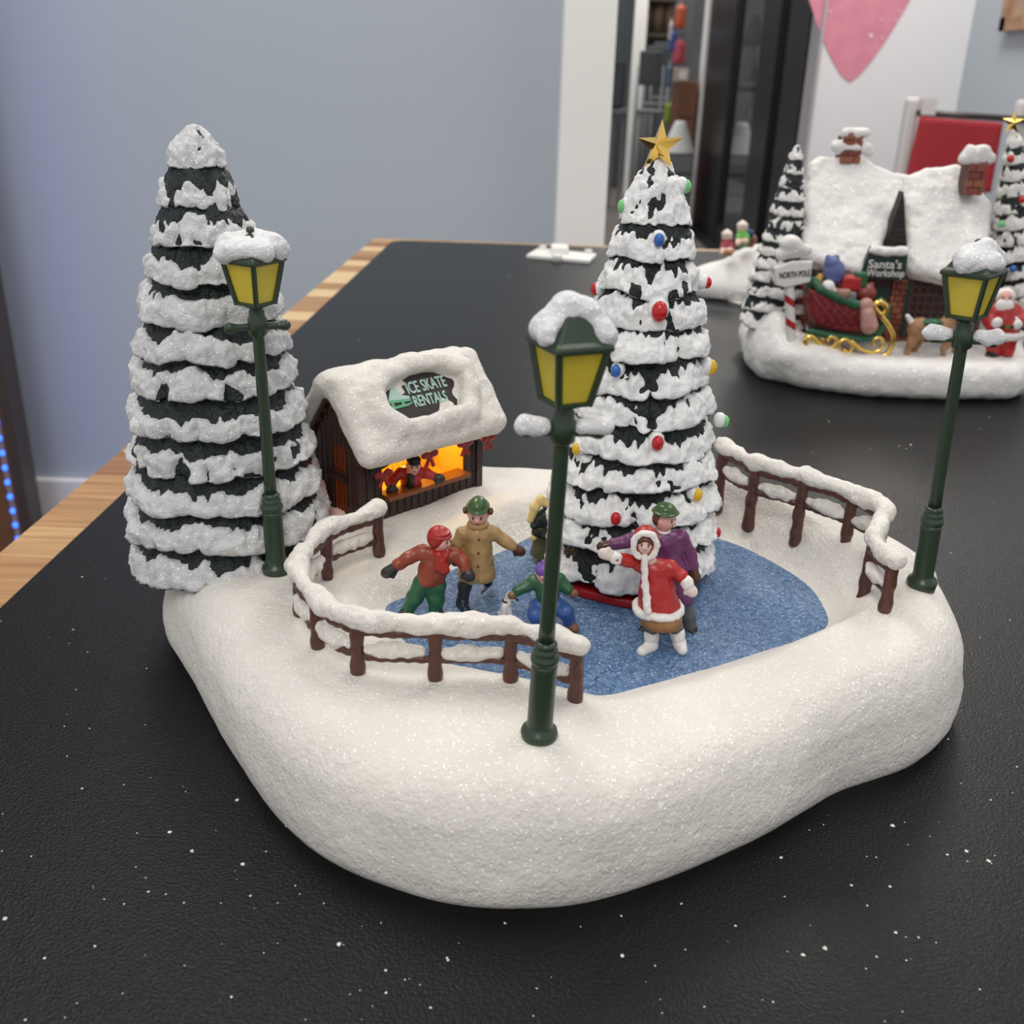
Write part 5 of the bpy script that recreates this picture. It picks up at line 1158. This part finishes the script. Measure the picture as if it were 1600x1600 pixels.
# chair with red sling back
cy_ = 372.0; C = lambda x, y, d=0: aty(x, y, cy_ + d)
ch = thing('sling_chair', 'white framed chair with red fabric back on a dark rod', 'chair', V(C(1510, 180)[0], cy_, ZF))
CW = mat('chair_white', (0.62, 0.59, 0.58), 0.5)
x0, x1 = C(1427, 170)[0], C(1592, 180)[0]; zt = C(1440, 152)[2]
for x_ in (x0, x1 + 2.0):
    bevel(wpart('back_post', Geo().box((x_ + (2 if x_ > x0 else 0), cy_ + 2, (zt + ZF) / 2), (2.2 if x_ == x0 else 4.5, 2.2, (zt - ZF) / 2)), CW, ch, False), 1.2)
    wpart('leg', Geo().box((x_, cy_ - 38, (ZF + zt - 34) / 2), (2, 2, (zt - 34 - ZF) / 2)), CW, ch, False)
    wpart('armrest', Geo().box((x_, cy_ - 18, zt - 33), (2.5, 22, 1.5)), CW, ch, False)
wpart('rod_cap', Geo().box((x0 + 4.2, cy_ - 1.5, zt - 2.8), (2.4, 1.5, 2.6)), CW, ch, False)
zr = C(1500, 183)[2]
wpart('rod', Geo().tube([V(x0 + 1, cy_ - 1.5, zr + 1.0), V(x1 + 3, cy_ - 1.5, zr - 0.3)], 1.1, 10), mat('rod_dark', (0.035, 0.022, 0.025), 0.4), ch)
RCL = mat('red_cloth', (0.33, 0.020, 0.028), 0.85, bump=[(600, 0.0005)])
a, b, c_, d_ = C(1436, 182, -3), C(1567, 192, -3), C(1545, 300, -3), C(1408, 300, -3)
g = Geo(); nn_ = 14
for i in range(nn_):
    for k_ in range(nn_):
        s_, t = k_ / (nn_ - 1), i / (nn_ - 1); p = (a * (1 - s_) + b * s_) * (1 - t) + (d_ * (1 - s_) + c_ * s_) * t
        g.v.append(p + V(0, 1.2 * math.sin(math.pi * s_) * t - 1.5 * t, 0))
g.f = [(i * nn_ + k_, i * nn_ + k_ + 1, (i + 1) * nn_ + k_ + 1, (i + 1) * nn_ + k_) for i in range(nn_ - 1) for k_ in range(nn_ - 1)]
rc_ = wpart('fabric_back', g, RCL, ch); sm = rc_.modifiers.new('thickness', 'SOLIDIFY'); sm.thickness = 0.004
wpart('seat', Geo().box(((x0 + x1) / 2, cy_ - 20, zt - 50), ((x1 - x0) / 2, 19, 1.5)), RCL, ch, False)

# wooden cabinet with blue led strip
ly = 186.0
e0, e1 = aty(-4, 520, ly), aty(46, 850, ly)
ex_ = (e0[0] + e1[0]) / 2
cb = thing('wooden_cabinet', 'brown wooden cabinet with dark edge standing before the blue-grey wall', 'screen', V(ex_ - 30, ly + 2.5, ZF))
wpart('body', Geo().box((ex_ - 31, ly + 2.5, 20), (30, 2.5, 95)), WBR, cb, False)
wpart('edge_strip', Geo().box((ex_ - 0.4, ly + 2.4, 20), (1.0, 2.6, 95)), mat('dark_edge', (0.045, 0.030, 0.028), 0.4), cb, False)
led = thing('led_strip', 'strip of glowing blue lights running down the cabinet edge', 'light strip', V(ex_ - 2.6, ly - 0.4, ZF))
wpart('tape', Geo().box((ex_ - 2.4, ly - 0.2, 20), (0.5, 0.15, 95)), mat('led_tape', (0.25, 0.2, 0.22), 0.4), led, False)
LEDM = mat('led_blue', (0.05, 0.15, 0.9), 0.3, emit=((0.03, 0.16, 1.0), 2.2))
z = ZF + 3
lens_me = None
while z < 90:
    if lens_me is None:
        d0 = link_mesh('diode', Geo().ell((0, 0, 0), (0.55, 0.4, 0.55), 10), LEDM, led); lens_me = d0.data
        d0.location = (0.2 * S, -0.2 * S, (z - ZF) * S)
    else:
        d0 = bpy.data.objects.new('diode', lens_me); COL.objects.link(d0); d0.parent = led; d0.location = (0.2 * S, -0.2 * S, (z - ZF) * S)
    z += 3.05
bl = bpy.data.lights.new('led_glow_light', 'AREA'); bl.shape = 'RECTANGLE'; bl.size = 0.02; bl.size_y = 1.8; bl.energy = 0.32; bl.color = (0.10, 0.16, 1.0)
blo = bpy.data.objects.new('led_glow_light', bl); COL.objects.link(blo); blo.location = Vector(((ex_ + 1.2) * S, (ly + 7) * S, 0.2)); blo.rotation_euler = (math.pi / 2, 0, math.radians(-50))

# shop things seen through the doorway
def bxo(name, label, cat, px0, py0_, px1, py1_, y, dep, m, group=None, to_floor=False, bev=0.6, front=None):
    a, b = aty(px0, py1_, y), aty(px1, py0_, y)
    x0_, x1_ = min(a[0], b[0]), max(a[0], b[0]); z0_ = ZF if to_floor else a[2]; z1_ = b[2]
    o = thing(name, label, cat, V((x0_ + x1_) / 2, y + dep / 2, z0_), group)
    bevel(wpart('body', Geo().box(((x0_ + x1_) / 2, y + dep / 2, (z0_ + z1_) / 2), ((x1_ - x0_) / 2, dep / 2, (z1_ - z0_) / 2)), m, o, False), bev)
    if front: front(o, x0_, x1_, z0_, z1_, y)
    return o
def doors(o, x0_, x1_, z0_, z1_, y):
    for s_ in (0, 1):
        a, b = x0_ + (x1_ - x0_) * s_ / 2 + 1, x0_ + (x1_ - x0_) * (s_ + 1) / 2 - 1
        wpart('door', Geo().box(((a + b) / 2, y - 0.6, (z0_ + z1_) / 2), ((b - a) / 2, 0.6, (z1_ - z0_) / 2 - 2)), GREYD, o, False)
SLATE = mat('slate_grey', (0.085, 0.105, 0.11), 0.6)
bxo('tall_cabinet', 'tall slate grey cabinet behind the white wall end', 'cabinet', 930, -120, 992, 280, 960, 30, SLATE, to_floor=True, front=doors)
bxo('black_speaker', 'black box standing in front of the slate cabinet', 'speaker box', 950, 97, 978, 168, 800, 20, BLK, front=lambda o, a, b, c_, d_, y: wpart('grille', Geo().box(((a + b) / 2, y - 0.5, (c_ + d_) / 2), ((b - a) / 2 - 1.5, 0.5, (d_ - c_) / 2 - 1.5)), GREYD, o, False))
a_ = aty(945, 170, 800); b_ = aty(975, 180, 800)
st = thing('grey_stand', 'grey stand with thin legs carrying the black box', 'stand', V((a_[0] + b_[0]) / 2, 810, ZF))
wpart('top', Geo().box(((a_[0] + b_[0]) / 2, 810, a_[2] - 1.2), ((b_[0] - a_[0]) / 2 + 2, 12, 1.5)), GREYM, st, False)
for x_ in (a_[0], (a_[0] + b_[0]) / 2, b_[0]): wpart('leg', Geo().box((x_, 805, (a_[2] - 3 + ZF) / 2), (1.0, 1.0, (a_[2] - 3 - ZF) / 2)), GREYM, st, False)
p_ = aty(985, 295, 905); pt = aty(1002, 0, 905)
struct('trim_3', Geo().box(((p_[0] + pt[0]) / 2, 907, 60), (5.0, 2.5, 135)), TRIM, 'slim white post in the shop beyond the doorway')
# shelf unit with brown goods
sh_ = thing('display_shelf', 'dark display shelf of brown goods in the far shop', 'shelf', V(aty(1025, 100, 980)[0], 995, ZF))
sx0, sx1 = aty(1002, 100, 980)[0], aty(1052, 100, 980)[0]
wpart('back_panel', Geo().box(((sx0 + sx1) / 2, 1012, 40), ((sx1 - sx0) / 2, 1, 115)), GREYD, sh_, False)
for py_ in (-60, 0, 55): wpart('shelf_board', Geo().box(((sx0 + sx1) / 2, 995, aty(1025, py_, 985)[2]), ((sx1 - sx0) / 2, 17, 1.5)), mat('shelf_brown', (0.08, 0.05, 0.035), 0.6), sh_, False)
BASK = mat('basket', (0.15, 0.10, 0.055), 0.8, bump=[(120, 0.004)])
for i, (x, w_) in enumerate(((1010, 4), (1027, 5), (1044, 4))):
    c = aty(x, 53, 985); lone('woven_basket', Geo().lathe([(w_ * 0.8, 0), (w_, 14), (w_ * 1.05, 22), (w_ * 0.95, 22), (w_ * .75, 2)], 14, c + V(0, 6, 1.5)), BASK, ['brown woven basket at the post end of the far display shelf', 'larger brown woven basket in the middle of the far display shelf', 'brown woven basket at the rack end of the far display shelf'][i], 'basket', c + V(0, 6, 1.5), 'baskets on the far shelf')
# stacked grey chairs
for i in range(3):
    c = aty(1012 + i * 10, 205 - i * 6, 835 + i * 34)
    o = thing('grey_chair', ['dark grey chair in the far shop beside the hanging rack, foremost of three', 'dark grey chair in the far shop standing between two alike chairs', 'dark grey chair in the far shop under the display shelf, rearmost of three'][i], 'chair', V(c[0], 835 + i * 34, ZF), 'grey chairs in the far shop')
    zt_ = aty(1015, 80, 860)[2] + i * 4
    bevel(wpart('backrest', Geo().box((c[0], 843 + i * 34, zt_ - 12), (9, 1.2, 12)), GREYD, o, False), 1)
    bevel(wpart('seat', Geo().box((c[0], 831 + i * 34, zt_ - 42), (10, 11, 1.5)), GREYM, o, False), 1)
    for sx in (-9, 9):
        for sy_ in (-10, 10): wpart('leg', Geo().tube([V(c[0] + sx, 833 + i * 34 + sy_, zt_ - 42 if sy_ < 0 else zt_ - 10), V(c[0] + sx * 1.1, 833 + i * 34 + sy_ * 1.25, ZF)], 1.1, 8), GREYM, o)
# hanging bottles / plush on a rack
rk = thing('hanging_rack', 'grey rack of colourful hanging goods beyond the doorway', 'rack', V(aty(1066, 100, 800)[0], 800, ZF))
rx = aty(1068, 60, 800)[0]
wpart('panel', Geo().box((rx, 804, 40), (6.5, 1, 115)), GREYM, rk, False)
for py_ in (-10, 15, 60, 160): wpart('peg', Geo().tube([V(rx - 2, 803, aty(1062, py_ - 8, 765)[2]), V(rx - 2, 788, aty(1062, py_ - 8, 765)[2])], 0.5, 8), BLK, rk)
for px, py_, hw_, hh_, cl, nm in ((1063, 27, 8, 15, (0.62, 0.12, 0.04), 'orange'), (1052, 66, 5, 13, (0.03, 0.08, 0.32), 'dark blue'), (1061, 82, 9, 16, (0.55, 0.08, 0.12), 'pink-red'), (1046, 178, 8, 14, (0.26, 0.36, 0.03), 'lime green'), (1048, 50, 3, 12, (0.6, 0.58, 0.6), 'pale grey'), (1045, 120, 4, 14, (0.10, 0.16, 0.25), 'slate blue')):
    c = aty(px, py_, 782); w_ = hw_ * 782 * 0.918 / 1600; h_ = hh_ * 782 * 0.95 / 1600
    lone('hanging_bag', Sd(0.5).cap(c - V(0, 0, h_ - w_), w_, c + V(0, 0, h_ - w_), w_ * 0.95).box(c, (w_, w_ * .8, h_), w_ * .5).cap(c + V(0, 0, h_ - 1), 0.8, c + V(0, 2, h_ + 3), 0.5).geo(0.7), mat('bag_' + nm.replace(' ', '_'), cl, 0.5), nm + ' bag hanging on the grey shop rack', 'bag', c - V(0, 0, h_), 'bags hanging on the shop rack')
bxo('brown_dresser', 'brown wooden dresser with papers beside the glass partition', 'dresser', 1052, 128, 1092, 250, 735, 34, mat('dresser_brown', (0.17, 0.06, 0.028), 0.5), to_floor=True,
    front=lambda o, a, b, c_, d_, y: [wpart('drawer', Geo().box(((a + b) / 2, y - 0.5, c_ + (d_ - c_) * (k_ + 0.5) / 4), ((b - a) / 2 - 1, 0.6, (d_ - c_) / 8 - 1)), mat('drawer_brown', (0.20, 0.075, 0.035), 0.5), o, False) for k_ in range(4)])
bxo('cardboard_box', 'pale cardboard box on the brown dresser', 'box', 1056, 106, 1078, 128, 738, 16, mat('cardboard', (0.42, 0.33, 0.26), 0.7), front=lambda o, a, b, c_, d_, y: wpart('label_sheet', Geo().box(((a + b) / 2, y - 0.2, (c_ + d_) / 2), ((b - a) / 3, 0.2, (d_ - c_) / 3)), TRIM, o, False))
c = aty(1062, 245, 690)
lone('white_lampshade', Geo().lathe([(11, 0), (10.5, 1), (4, 17), (3, 19)], 20, V(c[0], 700, aty(1062, 240, 690)[2])), TRIM, 'white cone-shaped shade on a dark crate beyond the tree star', 'shade', V(c[0], 700, aty(1062, 240, 690)[2]))
bxo('dark_crate', 'dark crate under the white cone-shaped shade', 'crate', 1040, 241, 1084, 300, 690, 24, GREYD, to_floor=True, front=lambda o, a, b, c_, d_, y: [wpart('slat', Geo().box(((a + b) / 2, y - 0.4, c_ + (d_ - c_) * (k_ + .5) / 4), ((b - a) / 2 - .5, .4, (d_ - c_) / 8 - 0.8)), GREYM, o, False) for k_ in range(4)])
# things behind the glass
for px, py_, w_, h_, y, cl, nm in ((1150, 45, 12, 16, 640, (0.35, 0.16, 0.14), 'red-brown'), (1150, 100, 10, 26, 640, (0.55, 0.54, 0.5), 'pale'), (1205, 118, 5, 14, 560, (0.5, 0.42, 0.22), 'yellowish'), (1200, 165, 6, 5, 560, (0.7, 0.68, 0.62), 'cream'), (1145, 170, 5, 6, 640, (0.75, 0.7, 0.6), 'ivory')):
    a = aty(px, py_, y); k_ = y * 0.918 / 1600; c = V(max(a[0], XP + 12), y, a[2])
    lone('shelf_ornament', Sd(0.5).cap(c - V(0, 0, h_ * k_ * .6), w_ * k_, c + V(0, 0, h_ * k_ * .4), w_ * k_ * .8).ell(c + V(0, 0, h_ * k_ * .9), w_ * k_ * .6).geo(0.8), mat('ornament_' + nm, cl, 0.5), nm + ' ornament on shelf behind the glass partition', 'ornament', c - V(0, 0, h_ * k_))
gsh = thing('glass_side_shelf', 'grey shelf unit standing behind the glass partition', 'shelf', V(XP + 40, 660, ZF))
wpart('back_panel', Geo().box((XP + 62, 640, 40), (1, 150, 115)), GREYD, gsh, False)
for zz in (-40, -14, 12, 40, 70): wpart('shelf_board', Geo().box((XP + 40, 640, zz), (22, 150, 1.2)), GREYM, gsh, False)
for yy in (495, 640, 785): wpart('upright', Geo().box((XP + 20, yy, 30), (1.2, 1.2, 105)), GREYM, gsh, False)
